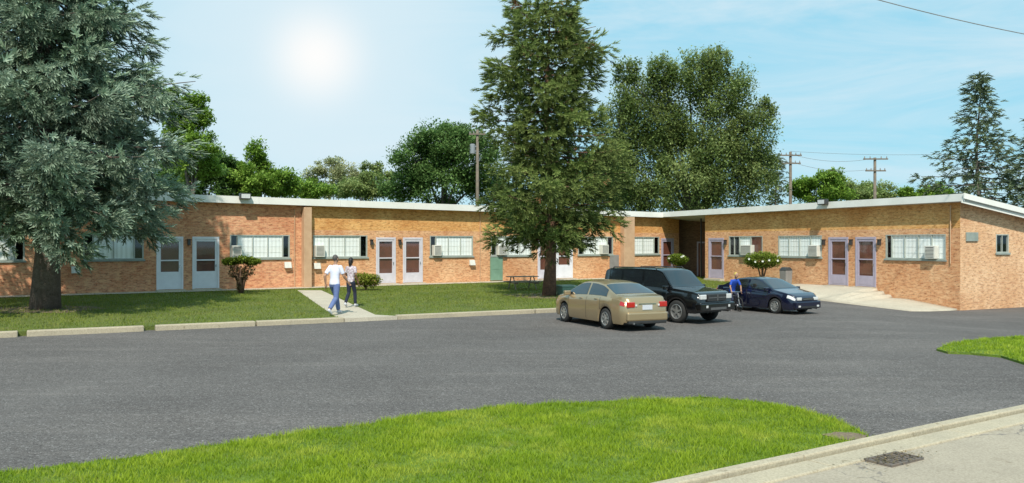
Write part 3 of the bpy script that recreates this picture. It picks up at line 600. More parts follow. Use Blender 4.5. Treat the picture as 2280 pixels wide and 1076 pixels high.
foliage(sh,'foliage',[(-.45,0,1.46,.42,.4,.14),(.1,0,1.52,.48,.45,.16),(.5,.05,1.44,.36,.35,.14)],1200,.10,'leaf_bush',1)
foliage(sh,'lower_foliage',[(-.05,0,.4,.16,.2,.35),(-.28,0,1.0,.3,.25,.30),(.3,0,1.02,.34,.25,.28),(.05,0,.75,.26,.2,.25)],420,.09,'leaf_rust',2)
b=PD(815,540,41.2); sh=thing('low_bush','low rounded yellow-green bush beside the walking couple','bush',(b[0],41.2,lz(b[0],41.2)))
foliage(sh,'foliage',[(-.18,0,.52,.52,.45,.32),(.22,.05,.48,.50,.45,.30)],2200,.08,'leaf_yellow',3)
mb=MB(); mb.tube([(0,0,-.1),(0,0,.45)],[.06,.03],6); mb.tube([(0,0,.1),(-.3,0,.45)],[.04,.02],6); mb.build('stem','bark_red',sh)
for px,Y,zc,rx,rz,lab,sd in ((1697,44.2,1.22,.92,.42,'round clipped bush with white blossoms behind the dark blue sedan',4),(1508,48.5,1.17,.56,.32,'small round white-flowered bush behind the black SUV roof',5)):
    b=PD(px,540,Y); gz=lz(b[0],Y); sh=thing('flowering_bush',lab,'bush',(b[0],Y,gz))
    foliage(sh,'foliage',[(0,0,zc-gz,rx,rx*.9,rz)],7500 if rx>.7 else 3400,.08,'leaf_bush',sd)
    mb=MB(); mb.tube([(0,0,-.1),(.02,0,zc-gz-.2)],[.07,.05],7); mb.tube([(0,0,.3),(-.25,0,zc-gz-.2)],[.05,.03],6); mb.tube([(0,0,.3),(.28,.05,zc-gz-.15)],[.05,.03],6); mb.build('stem','bark_red',sh)
    r=random.Random(sd)
    for j in range(6 if rx>.7 else 4):
        a=-math.pi/2+r.uniform(-1.2,1.2); e=r.uniform(-.2,.8); c=(rx*1.05*math.cos(a)*math.cos(e),rx*.98*math.sin(a)*math.cos(e),zc-gz+rz*1.04*math.sin(e)); mb=MB()
        for q in range(6):
            t=q*math.pi/3; d=.05
            mb.add([c,(c[0]+d*math.cos(t-.4),c[1]-.03,c[2]+d*math.sin(t-.4)),(c[0]+d*1.3*math.cos(t),c[1]-.05,c[2]+d*1.3*math.sin(t)),(c[0]+d*math.cos(t+.4),c[1]-.03,c[2]+d*math.sin(t+.4))],[(0,1,2,3)])
        mb.build('blossom','petal_white',sh)
D=np.c_[Q[:,0]*ca-Q[:,1]*sa, Q[:,0]*sa+Q[:,1]*ca]; pd=P(1990,1021,-.44)
PPn=np.c_[D[:,0]+pd[0],D[:,1]+pd[1],np.full(len(D),AZ(pd[0])+.02)]; dirs=np.c_[np.random.default_rng(5).normal(0,1,(len(D),2)),np.full(len(D),.15)]
W_,F_,s_=scatter(LV,LS,PPn,dirs,np.random.default_rng(6).uniform(.015,.04,len(D)),np.random.default_rng(8).uniform(0,1,len(D)))
tag(npmesh('leaf_litter',W_,F_,'leaf_rust',shade=s_),'brown dead leaves scattered around the storm drain','leaf litter',kind='stuff')
# ------------------------------------------------------------------ grass blades
def inpoly(P2,poly):
    x,y=P2[:,0],P2[:,1]; ins=np.zeros(len(P2),bool); n=len(poly)
    for i in range(n):
        x1,y1=poly[i];x2,y2=poly[(i+1)%n]
        c=((y1>y)!=(y2>y))&(x<(x2-x1)*(y-y1)/(y2-y1+1e-12)+x1); ins^=c
    return ins
def blades(name,label,poly,zf,n,h,w,mt,ymax=99,fall=True,excl=None,hole=None):
    r=np.random.default_rng(9); poly=np.array(poly); lo=poly.min(0); hi=poly.max(0); hi[1]=min(hi[1],ymax)
    Q=r.uniform(lo,hi,(n*6,2)); Q=Q[(np.abs(Q[:,0])<.66*Q[:,1]+1)&(Q[:,1]>7)]; Q=Q[inpoly(Q,[tuple(p) for p in poly])]
    if excl is not None: Q=Q[~inpoly(Q,excl)]
    if hole is not None:
        dd=np.hypot(Q[:,0]-hole[0],Q[:,1]-hole[1]); Q=Q[dd>hole[2]*r.uniform(.5,1.3,len(Q))]
    Q=Q[:n]; m=len(Q); z=np.array([zf(a,b) for a,b in Q])-.01
    cl=np.sin(Q[:,0]*3.1+np.sin(Q[:,1]*2.3)*2)*np.cos(Q[:,1]*4.1)+.6*np.sin(Q[:,0]*9+Q[:,1]*5)*np.cos(Q[:,1]*11-Q[:,0]*3)
    hh=h*r.uniform(.5,1.35,m)*(1+.35*cl); a=r.uniform(0,6.28,m); l=r.normal(0,.5,(m,2))*hh[:,None]
    b0=np.c_[Q[:,0]-np.cos(a)*w,Q[:,1]-np.sin(a)*w,z]; b1=np.c_[Q[:,0]+np.cos(a)*w,Q[:,1]+np.sin(a)*w,z]; t=np.c_[Q[:,0]+l[:,0],Q[:,1]+l[:,1],z+hh]
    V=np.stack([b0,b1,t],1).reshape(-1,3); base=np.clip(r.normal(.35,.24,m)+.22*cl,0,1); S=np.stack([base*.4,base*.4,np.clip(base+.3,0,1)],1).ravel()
    return tag(npmesh(name,V,np.arange(m*3).reshape(-1,3),mt,shade=S),label,'grass',kind='stuff')
hx_,hy_=XY(1885,972,-.42)
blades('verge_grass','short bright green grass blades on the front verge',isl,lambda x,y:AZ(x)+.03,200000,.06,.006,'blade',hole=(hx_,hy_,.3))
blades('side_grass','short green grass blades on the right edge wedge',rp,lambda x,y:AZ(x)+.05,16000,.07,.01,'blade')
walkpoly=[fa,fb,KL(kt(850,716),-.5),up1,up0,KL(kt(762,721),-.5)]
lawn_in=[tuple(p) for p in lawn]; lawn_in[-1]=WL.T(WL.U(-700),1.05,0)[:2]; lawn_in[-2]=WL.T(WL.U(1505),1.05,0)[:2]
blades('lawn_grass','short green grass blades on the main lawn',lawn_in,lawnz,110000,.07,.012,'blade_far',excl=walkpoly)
# ------------------------------------------------------------------ cars
def sm(xs,ys):
    def f(x,w=.05): return float(np.mean(np.interp([x-w,x-w/2,x,x+w/2,x+w],xs,ys)))
    return f
def car(name,label,cat,loc,ang,sc,sp):
    rt=thing(name,label,cat,loc,ang,sc=sc,group='cars parked side by side on the asphalt lot'); L=sp['L']/2; top=sm(*sp['top']); belt=sm(*sp['belt']); wid=sm(*sp['w']); zb=sp['zb']; axl=sp['ax']; R=sp['R']; tum=sp['tum']
    def bot(x):
        z=zb+(.06 if abs(x)>L-.12 else 0)
        for a in axl:
            d=abs(x-a); RA=R+.055
            if d<RA: z=max(z,R+math.sqrt(RA*RA-d*d))
        return z
    def sec(x):
        w=wid(x); b=belt(x); t=max(top(x),b+.015); z0=min(bot(x),b-.12); h=t-b
        pts=[(w-.045,z0),(w-.01,z0+(b-z0)*.15),(w,z0+(b-z0)*.5),(w-.008,z0+(b-z0)*.8),(w-.05,b)]
        ze=b+h*sp.get('se',.87); ye=max((w-.075)-tum*(ze-b),.1)
        pts+=[(w-.078,b+h*.05),((w-.078)*.5+ye*.5+.006,b+h*.46),(ye,ze),(ye*.86,ze+(t-ze)*.55),(ye*.5,ze+(t-ze)*.92),(0,t)]
        return pts
    def S(x,t,off=0,sd=1):
        p=sec(x); i=min(int(t),9); f=t-i; y=p[i][0]*(1-f)+p[i+1][0]*f; z=p[i][1]*(1-f)+p[i+1][1]*f
        if off:
            dy=p[i+1][0]-p[i][0]; dz=p[i+1][1]-p[i][1]
            p2=sec(x+.03);y2=p2[i][0]*(1-f)+p2[i+1][0]*f; z2=p2[i][1]*(1-f)+p2[i+1][1]*f
            nn=Vector((.03,y2-y,z2-z)).cross(Vector((0,dy,dz)))
            nn=nn.normalized() if nn.length>1e-9 else Vector((0,1,0))
            if nn.y*1.0+nn.z<0 : nn=-nn
            return (x+nn.x*off,sd*(y+nn.y*off),z+nn.z*off)
        return (x,sd*y,z)
    xs=np.unique(np.round(np.concatenate([np.arange(-L,L+.001,.04),[L]]),4)); V=[];Fc=[]; n=21
    for x in xs:
        p=sec(x); V+=[(x,y,z) for y,z in p]+[(x,-y,z) for y,z in p[-2::-1]]
    for i in range(len(xs)-1):
        for k in range(n-1): Fc.append((i*n+k,(i+1)*n+k,(i+1)*n+k+1,i*n+k+1))
    mb=MB(); mb.add(V,Fc+[tuple(range(n)),tuple((len(xs)-1)*n+k for k in range(n-1,-1,-1))]); body=mb.build('body',sp['paint'],rt,smooth=True)
    es=body.modifiers.new('e','EDGE_SPLIT'); es.split_angle=math.radians(50)
    def patch(nm,x0,x1,t0,t1,mt,sides=(1,),off=.006,both=False,nx=10,ntt=6,cut=None,parent=None):
        out=[]
        for sd in sides:
            mb=MB(); VV=[];FF=[]
            if both:
                ts=[(t0+(10-t0)*i/ntt,1) for i in range(ntt+1)]+[(10-(10-t0)*i/ntt,-1) for i in range(1,ntt+1)]
            else: ts=[(t0+(t1-t0)*i/ntt,sd) for i in range(ntt+1)]
            for i in range(nx+1):
                for (t,s_) in ts:
                    xa,xb=(x0,x1) if cut is None else cut(x0,x1,(t-t0)/max(1e-6,(t1-t0)))
                    VV.append(S(xa+(xb-xa)*i/nx,t,off,s_))
            m_=len(ts)
            for i in range(nx):
                for k in range(m_-1): FF.append((i*m_+k,(i+1)*m_+k,(i+1)*m_+k+1,i*m_+k+1))
            mb.add(VV,FF); out.append(mb.build(nm,mt,parent or rt,smooth=True))
        return out
    patch('windscreen',sp['ws'][0],sp['ws'][1],7.35,10,'car_glass',both=True)
    patch('rear_window',sp['rw'][0],sp['rw'][1],7.35,10,'car_glass',both=True)
    for (x0,x1) in sp['side']: patch('side_window',x0,x1,5.15,6.85,'car_glass',(1,-1))
    mb=MB()
    for sx in sp['seams']:
        for sd in (1,-1):
            VV=[S(sx+d,t,.003,sd) for t in (.4,1,2,3,4) for d in (-.007,.007)]
            mb.add(VV,[(i*2,i*2+1,i*2+3,i*2+2) for i in range(4)])
    mb.build('door_seam','car_plastic',rt)
    for hx in sp['handles']:
        for sd in (1,-1):
            a=S(hx,3.6,.0,sd); mb=MB(); mb.box(a[0]-.09,a[0]+.09,min(a[1],a[1]+.03*sd),max(a[1],a[1]+.03*sd),a[2]-.012,a[2]+.012); mb.build('door_handle',sp['paint'],rt,bevel=.006)
    for sd in (1,-1):
        a=S(sp['ws'][1]-.18,5.2,0,sd); mb=MB(); y0,y1=sorted((a[1]+sd*.0,a[1]+sd*.22)); mb.box(a[0]-.08,a[0]+.05,y0,y1,a[2]-.01,a[2]+.13); mb.build('wing_mirror',sp['paint'] ,rt,bevel=.03)
    mb=MB(); w0=wid(0)-.22; mb.box(-L+.3,L-.35,-w0,w0,zb-.02,.55); mb.build('underbody','car_plastic',rt)
    for a in axl:
        for sd in (1,-1):
            cy=sd*(wid(a)-.13); mb=MB(); h=.105
            mb.lathe([(R*.62,-h),(R*.80,-h-.008),(R*.96,-h+.012),(R,-h+.04),(R,h-.04),(R*.96,h-.012),(R*.80,h+.008),(R*.62,h)],32,(a,cy,R)); w=mb.build('wheel','rubber',rt,smooth=True)
            mb=MB(); o=sd*h
            mb.lathe([(R*.63,o*.98),(R*.60,o*.98),(R*.56,o*.70),(.0,o*.62)],32,(a,cy,R)); mb.build('wheel_well','car_grey',w,smooth=True)
            mb=MB(); mb.lathe([(R*.66,o*1.0),(R*.64,o*1.06),(R*.58,o*1.0),(R*.57,o*.8)],32,(a,cy,R)); mb.lathe([(0,o*.98),(R*.15,o*.98),(R*.17,o*.8)],16,(a,cy,R))
            for q in range(sp['spokes']):
                t=2*math.pi*q/sp['spokes']+.3; c,s_=math.cos(t),math.sin(t); ww=R*.075
                pts=[]
                for (rr,wf,oo) in ((R*.1,1.2,.95),(R*.6,.8,.93)):
                    for e in (-1,1): pts.append((a+c*rr-s_*ww*wf*e,cy+o*oo,R+s_*rr+c*ww*wf*e))
                    for e in (1,-1): pts.append((a+c*rr-s_*ww*wf*e,cy+o*.66,R+s_*rr+c*ww*wf*e))
                mb.add(pts,[(0,1,2,3),(4,7,6,5),(0,4,5,1),(1,5,6,2),(2,6,7,3),(3,7,4,0)])
            mb.build('rim','rim_silver',w)
    return rt,S,patch,L,wid
sed={'L':4.56,'top':([-2.28,-2.24,-2.15,-1.72,-.95,-.5,.05,.42,1.22,1.9,2.18,2.28],[.72,.94,1.0,1.05,1.36,1.42,1.43,1.38,.99,.85,.72,.6]),
 'belt':([-2.28,-2.2,-1.9,-1,1,1.3,2.0,2.28],[.70,.84,.93,.95,.89,.86,.74,.56]),'w':([-2.28,-2.22,-2.05,-1.5,0,1.4,1.95,2.2,2.28],[.62,.74,.81,.86,.87,.86,.80,.64,.50]),
 'zb':.2,'ax':(-1.28,1.33),'R':.315,'tum':.42,'paint':'paint_gold','ws':(.50,1.18),'rw':(-1.66,-1.0),'side':[(-1.28,-.22),(-.12,1.0)],'seams':[-1.0,-.17,.98],'handles':[-.75,.18],'spokes':7}
p=P(1353,733,-.45); hd=math.atan2(.91,-.42)
h=Vector((math.cos(hd),math.sin(hd))); lf=Vector((-h.y,h.x))
c=Vector((p[0],p[1]))+h*1.28-lf*.74
rt,S,patch,L,wid=car('parked_car','gold compact sedan parked nearest, seen from behind with red tail lights','car',(c.x,c.y,AZ(c.x)+.002),hd,1.0,sed)
for sd in (1,-1):
    patch('tail_light',-2.19,-2.04,3.1,3.95,'tail_red',(sd,),.012)
    mb=MB(); mb.box(-2.305,-2.22,min(sd*.43,sd*.69),max(sd*.43,sd*.69),.70,.86); mb.build('tail_light','tail_red',rt,bevel=.02)
    mb=MB(); mb.box(-2.312,-2.25,min(sd*.36,sd*.42),max(sd*.36,sd*.42),.73,.79); mb.build('reverse_lamp','lamp_clear',rt,bevel=.01)
    patch('headlight',1.95,2.2,3.0,4.3,'lamp_clear',(sd,),.008)
mb=MB(); mb.box(-2.335,-2.1,-.70,.70,.30,.56); mb.build('rear_bumper','paint_gold',rt,bevel=.05)
mb=MB(); mb.box(-2.325,-2.1,-.66,.66,.22,.31); mb.build('rear_valance','car_plastic',rt,bevel=.02)
mb=MB(); mb.box(-2.30,-2.28,-.17,.17,.63,.77); mb.build('number_plate','plate_white',rt)
mb=MB(); mb.box(-2.297,-2.25,-.3,.3,.79,.82); mb.build('boot_trim','chrome',rt)
mb=MB(); mb.tube([(-2.36,.5,.24),(-2.2,.5,.24)],.03,8); mb.build('exhaust','chrome',rt)
suv={'L':4.7,'top':([-2.35,-2.33,-2.26,-2.12,-.5,.40,.62,1.16,2.1,2.28,2.35],[1.05,1.18,1.72,1.80,1.85,1.83,1.76,1.18,1.08,1.02,.84]),
 'belt':([-2.35,-2.25,0,1.15,2.1,2.29,2.35],[1.0,1.10,1.11,1.08,1.01,.96,.80]),'w':([-2.35,-2.3,-2.0,0,1.5,2.1,2.3,2.35],[.84,.89,.92,.92,.92,.90,.84,.78]),
 'zb':.36,'ax':(-1.40,1.38),'R':.385,'tum':.17,'se':.92,'paint':'paint_black','ws':(.64,1.15),'rw':(-2.32,-2.22),'side':[(-2.1,-1.35),(-1.25,-.3),(-.2,.95)],'seams':[-1.28,-.25,.95],'handles':[-1.05,.02],'spokes':5}
th=math.radians(-53); h=Vector((math.cos(th),math.sin(th))); lf=Vector((-h.y,h.x))
p=P(1510,719,-.45); c=Vector((p[0],p[1]))-h*1.38*.95+lf*.79*.95
rt,S,patch,L,wid=car('parked_suv','black SUV parked between the gold sedan and the blue sedan','suv',(c.x,c.y,AZ(c.x)+.002),th,.95,suv)
for sd in (1,-1):
    mb=MB(); mb.box(2.28,2.38,min(sd*.50,sd*.79),max(sd*.50,sd*.79),.83,.99); mb.build('headlight','lamp_clear',rt,bevel=.02)
    mb=MB(); mb.box(2.38,2.465,min(sd*.50,sd*.62),max(sd*.50,sd*.62),.54,.64); mb.build('fog_lamp','lamp_clear',rt,bevel=.02)
    patch('tail_light',-2.28,-2.15,3.0,4.4,'tail_red',(sd,),.01)
    mb=MB(); a=S(-1.9,7.3,0,sd);b_=S(.3,7.3,0,sd); mb.tube([(a[0],a[1],a[2]),(a[0]+.08,a[1],a[2]+.07),(b_[0]-.08,b_[1],b_[2]+.07),(b_[0],b_[1],b_[2])],.018,6); mb.build('roof_rail','car_plastic',rt)
mb=MB(); mb.box(2.28,2.42,-.47,.47,.76,1.0); g=mb.build('grille','car_plastic',rt,bevel=.02)
mb=MB(); mb.box(2.421,2.432,-.44,.44,.865,.90); mb.box(2.421,2.432,-.025,.025,.78,.98); mb.build('grille_bar','car_grey',g)
mb=MB(); mb.box(2.2,2.46,-.88,.88,.43,.72); mb.build('front_bumper','paint_black',rt,bevel=.05)
mb=MB(); mb.box(2.462,2.47,-.4,.4,.48,.56); mb.build('lower_intake','car_grey',rt)
mb=MB(); mb.box(-2.44,-2.25,-.86,.86,.43,.70); mb.build('rear_bumper','paint_black',rt,bevel=.05)
blu={'L':4.4,'top':([-2.2,-2.15,-2.05,-1.65,-.95,-.5,.0,.36,1.15,1.85,2.1,2.2],[.75,.92,1.0,1.03,1.34,1.39,1.40,1.35,.96,.83,.72,.6]),
 'belt':([-2.2,-2.1,-1.8,-1,1,1.25,1.95,2.2],[.70,.84,.92,.93,.87,.84,.74,.56]),'w':([-2.2,-2.12,-1.95,-1.4,0,1.35,1.9,2.12,2.2],[.64,.74,.81,.85,.86,.85,.80,.68,.56]),
 'zb':.19,'ax':(-1.25,1.27),'R':.305,'tum':.42,'paint':'paint_navy','ws':(.44,1.10),'rw':(-1.6,-1.0),'side':[(-1.25,-.24),(-.14,.95)],'seams':[-1.0,-.19,.93],'handles':[-.75,.15],'spokes':9}
th=math.radians(-60); h=Vector((math.cos(th),math.sin(th))); lf=Vector((-h.y,h.x))
p=P(1728,699,-.46); sc=.93; c=Vector((p[0],p[1]))-h*1.27*sc+lf*.73*sc
rt,S,patch,L,wid=car('parked_car','dark blue sedan parked farthest right, nose toward the drive','car',(c.x,c.y,AZ(c.x)-.01),th,sc,blu)
for sd in (1,-1):
    patch('headlight',1.86,2.13,3.1,4.9,'lamp_clear',(sd,),.008)
    mb=MB(); mb.box(2.14,2.215,min(sd*.34,sd*.58),max(sd*.34,sd*.58),.56,.68); mb.build('headlight','lamp_clear',rt,bevel=.02)
    patch('tail_light',-2.15,-1.95,3.0,4.3,'tail_red',(sd,),.01)
    mb=MB(); mb.box(2.24,2.262,min(sd*.45,sd*.57),max(sd*.45,sd*.57),.30,.37); mb.build('fog_lamp','lamp_clear',rt,bevel=.01)
mb=MB(); mb.box(2.0,2.25,-.70,.70,.24,.53); mb.build('front_bumper','paint_navy',rt,bevel=.05)
mb=MB(); mb.box(2.251,2.258,-.4,.4,.27,.34); mb.build('lower_intake','car_plastic',rt)
mb=MB(); mb.box(2.19,2.212,-.3,.3,.56,.66); g=mb.build('grille','car_plastic',rt,bevel=.01)
mb=MB(); mb.box(2.213,2.222,-.28,.28,.60,.62); mb.build('grille_bar','chrome',g)
mb=MB(); mb.box(-2.25,-2.05,-.7,.7,.26,.55); mb.build('rear_bumper','paint_navy',rt,bevel=.05)
# ------------------------------------------------------------------ people
def person(label,loc,rz,sc,J,mts,hairlong=False,female=False):
    rt=thing('person',label,'person',loc,rz,sc=sc)
    bx,by,bz=J['pel']; tx=J.get('lean',0); sw=.155 if female else .185; g=.88 if female else 1.0
    B=MB()
    tor=[(-.10,.085,.125),(0,.10,.15),(.12,.088,.125),(.22,.092,.128),(.34,.105,.150),(.43,.098,.158),(.50,.06,.09),(.55,.047,.05),(.64,.048,.048)]
    B.rings([(bx+tx*max(0,z)/.55,by,bz+z,rx*g,ry*g) for z,rx,ry in tor])
    hx=bx+tx*1.2; hz=bz+.70
    B.ell((hx+.012,by,hz),.092,.073,.112); B.ell((hx+.045,by,hz-.06),.052,.050,.052); B.tube([(hx+.085,by,hz+.02),(hx+.122,by,hz-.018),(hx+.09,by,hz-.028)],[.010,.016,.012],8)
    for sd in (1,-1): B.ell((hx,by+sd*.076,hz-.005),.022,.010,.032)
    for sd,k in ((1,'l'),(-1,'r')):
        sh=Vector((bx+tx*.85,by+sd*sw,bz+.455)); e=Vector(J['el'+k]); w=Vector(J['wr'+k])
        B.ell(sh,.052*g,.052*g,.055*g); B.tube([sh,sh.lerp(e,.45),e],[.05*g,.048*g,.039*g],12); B.ell(e,.039*g,.039*g,.039*g); B.tube([e,e.lerp(w,.35),w],[.038*g,.041*g,.026*g],12)
        d=(w-e).normalized(); lat=Vector((1,0,0))-d*d.x; lat=lat.normalized() if lat.length>.1 else Vector((0,0,1)); nr=d.cross(lat).normalized()
        B.tube([w-d*.01,w+d*.03,w+d*.09],[.026,.034,.034],10)
        for q,ln in zip((-1.5,-.5,.5,1.5),(.062,.078,.082,.070)):
            a=w+d*.085+lat*q*.017; m1=a+d*ln*.55-nr*sd*.008; B.tube([a-d*.02,m1,m1+d*ln*.4-nr*sd*.022],[.0105,.0095,.008],8)
        a=w+d*.03+lat*.028; B.tube([a,a+lat*.022+d*.028,a+lat*.026+d*.058],[.012,.011,.009],8)
        hp=Vector((bx,by+sd*.082,bz-.05)); kn=Vector(J['kn'+k]); an=Vector(J['an'+k]); to=Vector(J['to'+k])
        B.ell(hp,.085*g,.08*g,.09); B.tube([hp,hp.lerp(kn,.5),kn],[.085*g,.072*g,.055*g],12); B.ell(kn,.055*g,.055*g,.055*g); B.tube([kn,kn.lerp(an,.35),an],[.052*g,.056*g,.036*g],12); B.tube([an,an.lerp(to,.5)-Vector((0,0,.02)),to],[.038,.036,.028],10)
    B.build('body',mts['skin'],rt,vox=.0075,sm=2)
    B=MB()
    for sd in (1,-1): B.ell((hx+.094,by+sd*.028,hz+.015),.008,.012,.007,8)
    B.build('eyes','hair_black',rt,smooth=True)
    B=MB(); B.ell((hx+.093,by,hz-.062),.008,.022,.005,8); B.build('mouth','door_brown',rt,smooth=True)
    B=MB(); o=.018
    B.rings([(bx+tx*max(0,z)/.55,by,bz+z,rx*g+o,ry*g+o) for z,rx,ry in ((-.06,.108,.150),(.02,.104,.146),(.12,.094,.132),(.22,.098,.136),(.34,.108,.154),(.43,.100,.162),(.49,.066,.100),(.525,.046,.056))])
    for sd,k in ((1,'l'),(-1,'r')):
        sh=Vector((bx+tx*.85,by+sd*sw,bz+.455)); e=Vector(J['el'+k]); B.ell(sh,.068*g,.066*g,.066*g); B.tube([sh,sh.lerp(e,.45),sh.lerp(e,.78)],[.066*g,.066*g,.062*g],14)
    B.build('shirt',mts['shirt'],rt,vox=.012,sm=3)
    B=MB(); B.rings([(bx,by,bz+z,rx*g,ry*g) for z,rx,ry in ((-.14,.09,.13),(-.06,.118,.165),(.0,.116,.160),(.05,.108,.150))])
    for sd,k in ((1,'l'),(-1,'r')):
        hp=Vector((bx,by+sd*.082,bz-.07)); kn=Vector(J['kn'+k]); an=Vector(J['an'+k]); B.ell(hp,.102*g,.092*g,.10); B.tube([hp,hp.lerp(kn,.5),kn],[.102*g,.088*g,.072*g],14); B.ell(kn,.072*g,.072*g,.072*g); B.tube([kn,kn.lerp(an,.5),kn.lerp(an,.93)],[.072*g,.070*g,.060*g],14)
    B.build('trousers',mts['trousers'],rt,vox=.012,sm=3)
    for k in 'lr':
        an=Vector(J['an'+k]);to=Vector(J['to'+k]); d=(to-an); B=MB(); B.tube([an-d*.30+Vector((0,0,-.035)),an-d*.05+Vector((0,0,-.025)),an+d*.45+Vector((0,0,-.008)),to+d*.02],[.032,.047,.045,.030],12); B.ell(an+Vector((0,0,-.01)),.046,.044,.05); B.build('shoe',mts['shoe'],rt,vox=.010,sm=2)
    B=MB(); B.ell((hx-.018,by,hz+.030),.090,.083,.100)
    if hairlong: B.tube([(hx-.05,by,hz+.02),(hx-.075,by,hz-.08),(hx-.085,by,hz-.20)],[.072,.060,.028],12)
    B.build('hair',mts['hair'],rt,vox=.010,sm=3)
    return rt
JM={'pel':(0,0,.95),'lean':.04,'ell':(-.14,.25,1.15),'wrl':(-.08,.27,.90),'elr':(.10,-.26,1.15),'wrr':(.27,-.27,.97),'knl':(.20,.10,.54),'anl':(.30,.10,.10),'tol':(.46,.11,.05),'knr':(-.06,-.10,.50),'anr':(-.36,-.10,.18),'tor':(-.26,-.11,.045)}
p=P(745,699,-.27)
person('person in white short-sleeved shirt and blue jeans walking on the footpath',(p[0],p[1],lawnz(p[0],p[1])+.015),math.radians(62),1.15,JM,{'skin':'skin_tan','shirt':'cloth_white','trousers':'denim','shoe':'shoe_white','hair':'hair_grey'})
JW={'pel':(0,0,.95),'lean':.02,'ell':(.02,.22,1.17),'wrl':(.18,.17,1.08),'elr':(-.06,-.23,1.16),'wrr':(.06,-.24,.93),'knl':(.02,.09,.52),'anl':(-.22,.09,.15),'tol':(-.12,.1,.04),'knr':(.13,-.09,.53),'anr':(.16,-.09,.10),'tor':(.32,-.1,.045)}
p=P(781,683,-.25)
person('person in patterned white top and dark trousers walking at the right of the couple',(p[0],p[1],lawnz(p[0],p[1])+.015),math.radians(70),1.05,JW,{'skin':'skin_brown','shirt':'cloth_pattern','trousers':'cloth_navy','shoe':'shoe_white','hair':'hair_black'},True,True)
p=P(1634,692,-.45); bz=AZ(p[0]); ang=math.radians(-75)
bk=thing('bicycle','dark bicycle under the rider in blue between the parked SUV and sedan','bicycle',(p[0],p[1],bz),ang,sc=.86)
for wx in (-.48,.48):
    mb=MB(); R=.31; mb.lathe([(R-.04,-.015),(R-.012,-.02),(R,0),(R-.012,.02),(R-.04,.015),(R-.04,-.015)],28,(wx,0,R)); w=mb.build('wheel','rubber',bk,smooth=True)
    mb=MB()
    for q in range(12):
        t=q*math.pi/6; mb.tube([(wx,.012*(-1)**q,R),(wx+(R-.03)*math.cos(t),0,R+(R-.03)*math.sin(t))],.002,4)
    mb.tube([(wx,-.05,R),(wx,.05,R)],.02,8); mb.build('spokes','chrome',w)
mb=MB(); mb.tube([(-.48,0,.31),(-.08,0,.28),(.36,0,.66),(-.18,0,.66),(-.48,0,.31)],.016,8); mb.tube([(-.08,0,.28),(-.2,0,.76)],.014,8); mb.tube([(.48,0,.31),(.34,0,.82)],.016,8); mb.build('frame','steel_grey',bk)
mb=MB(); mb.tube([(.24,.26,.86),(.34,.12,.85),(.34,-.12,.85),(.24,-.26,.86)],.013,8); mb.build('handlebar','chrome',bk)
mb=MB(); mb.hexa([(-.32,-.08,.76),(-.06,-.02,.76),(-.06,.02,.76),(-.32,.08,.76),(-.32,-.08,.80),(-.06,-.02,.80),(-.06,.02,.80),(-.32,.08,.80)]); mb.build('saddle','rubber',bk,bevel=.015)
JB={'pel':(-.18,0,.88),'lean':.32,'ell':(.14,.26,1.08),'wrl':(.2,.24,.90),'elr':(.14,-.26,1.08),'wrr':(.2,-.24,.90),'knl':(.16,.12,.66),'anl':(-.02,.13,.28),'tol':(.1,.14,.22),'knr':(.12,-.14,.50),'anr':(.02,-.2,.10),'tor':(.15,-.21,.04)}
person('person with light hair in a bright blue shirt on a bicycle between two parked cars',(p[0],p[1],bz),ang,.86,JB,{'skin':'skin_tan','shirt':'cloth_blue','trousers':'cloth_navy','shoe':'shoe_white','hair':'hair_blond'},False,True)
# ------------------------------------------------------------------ small things
p=P(1163,642,-.15); pt=thing('picnic_table','weathered wooden picnic table in the shade left of the spruce trunk','table',(p[0],p[1],lawnz(p[0],p[1])),math.radians(20),sc=.9)
mb=MB()
for i in range(5): mb.box(-.85,.85,-.36+i*.147,-.225+i*.147,.70,.74)
mb.build('tabletop','wood_table',pt,bevel=.005)
for sd in (1,-1):
    mb=MB(); mb.box(-.85,.85,sd*.68-.12,sd*.68-.005,.42,.455); mb.box(-.85,.85,sd*.68+.005,sd*.68+.12,.42,.455); mb.build('bench','wood_table',pt,bevel=.005)
for sx in (-.6,.6):
    for sd in (1,-1):
        mb=MB(); mb.tube([(sx,sd*.62,0),(sx,sd*.2,.69)],.035,4); mb.build('leg','wood_table',pt)
    mb=MB(); mb.box(sx+.05,sx+.09,-.76,.76,.33,.415); mb.build('brace','wood_table',pt)
p=P(1262,660,-.3); gb=thing('utility_box','low green metal box on the lawn beside the spruce trunk','utility box',(p[0],p[1],lawnz(p[0],p[1])-.01),math.radians(30))
mb=MB(); mb.box(-.42,.42,-.3,.3,0,.42); mb.build('cabinet','green_panel',gb,bevel=.02)
mb=MB(); mb.hexa([(-.45,-.33,.423),(.45,-.33,.423),(.45,.33,.423),(-.45,.33,.423),(-.43,-.31,.47),(.43,-.31,.47),(.43,.31,.5),(-.43,.31,.5)]); mb.build('lid','green_panel',gb,bevel=.01)
b=PD(1750,540,45.4); tb=thing('waste_bin','grey upright bin against the right wing, right of the clipped bush','bin',(b[0],45.4,lawnz(b[0],45.4)),math.atan2(WR.u.y,WR.u.x))
mb=MB(); mb.hexa([(-.2,-.2,0),(.2,-.2,0),(.2,.2,0),(-.2,.2,0),(-.24,-.24,.95),(.24,-.24,.95),(.24,.24,.95),(-.24,.24,.95)]); mb.build('body','grey_panel',tb,bevel=.02)
mb=MB(); mb.hexa([(-.26,-.26,.953),(.26,-.26,.953),(.26,.26,.953),(-.26,.26,.953),(-.16,-.16,1.12),(.16,-.16,1.12),(.16,.16,1.12),(-.16,.16,1.12)]); mb.build('lid','dark_metal',tb,bevel=.02)
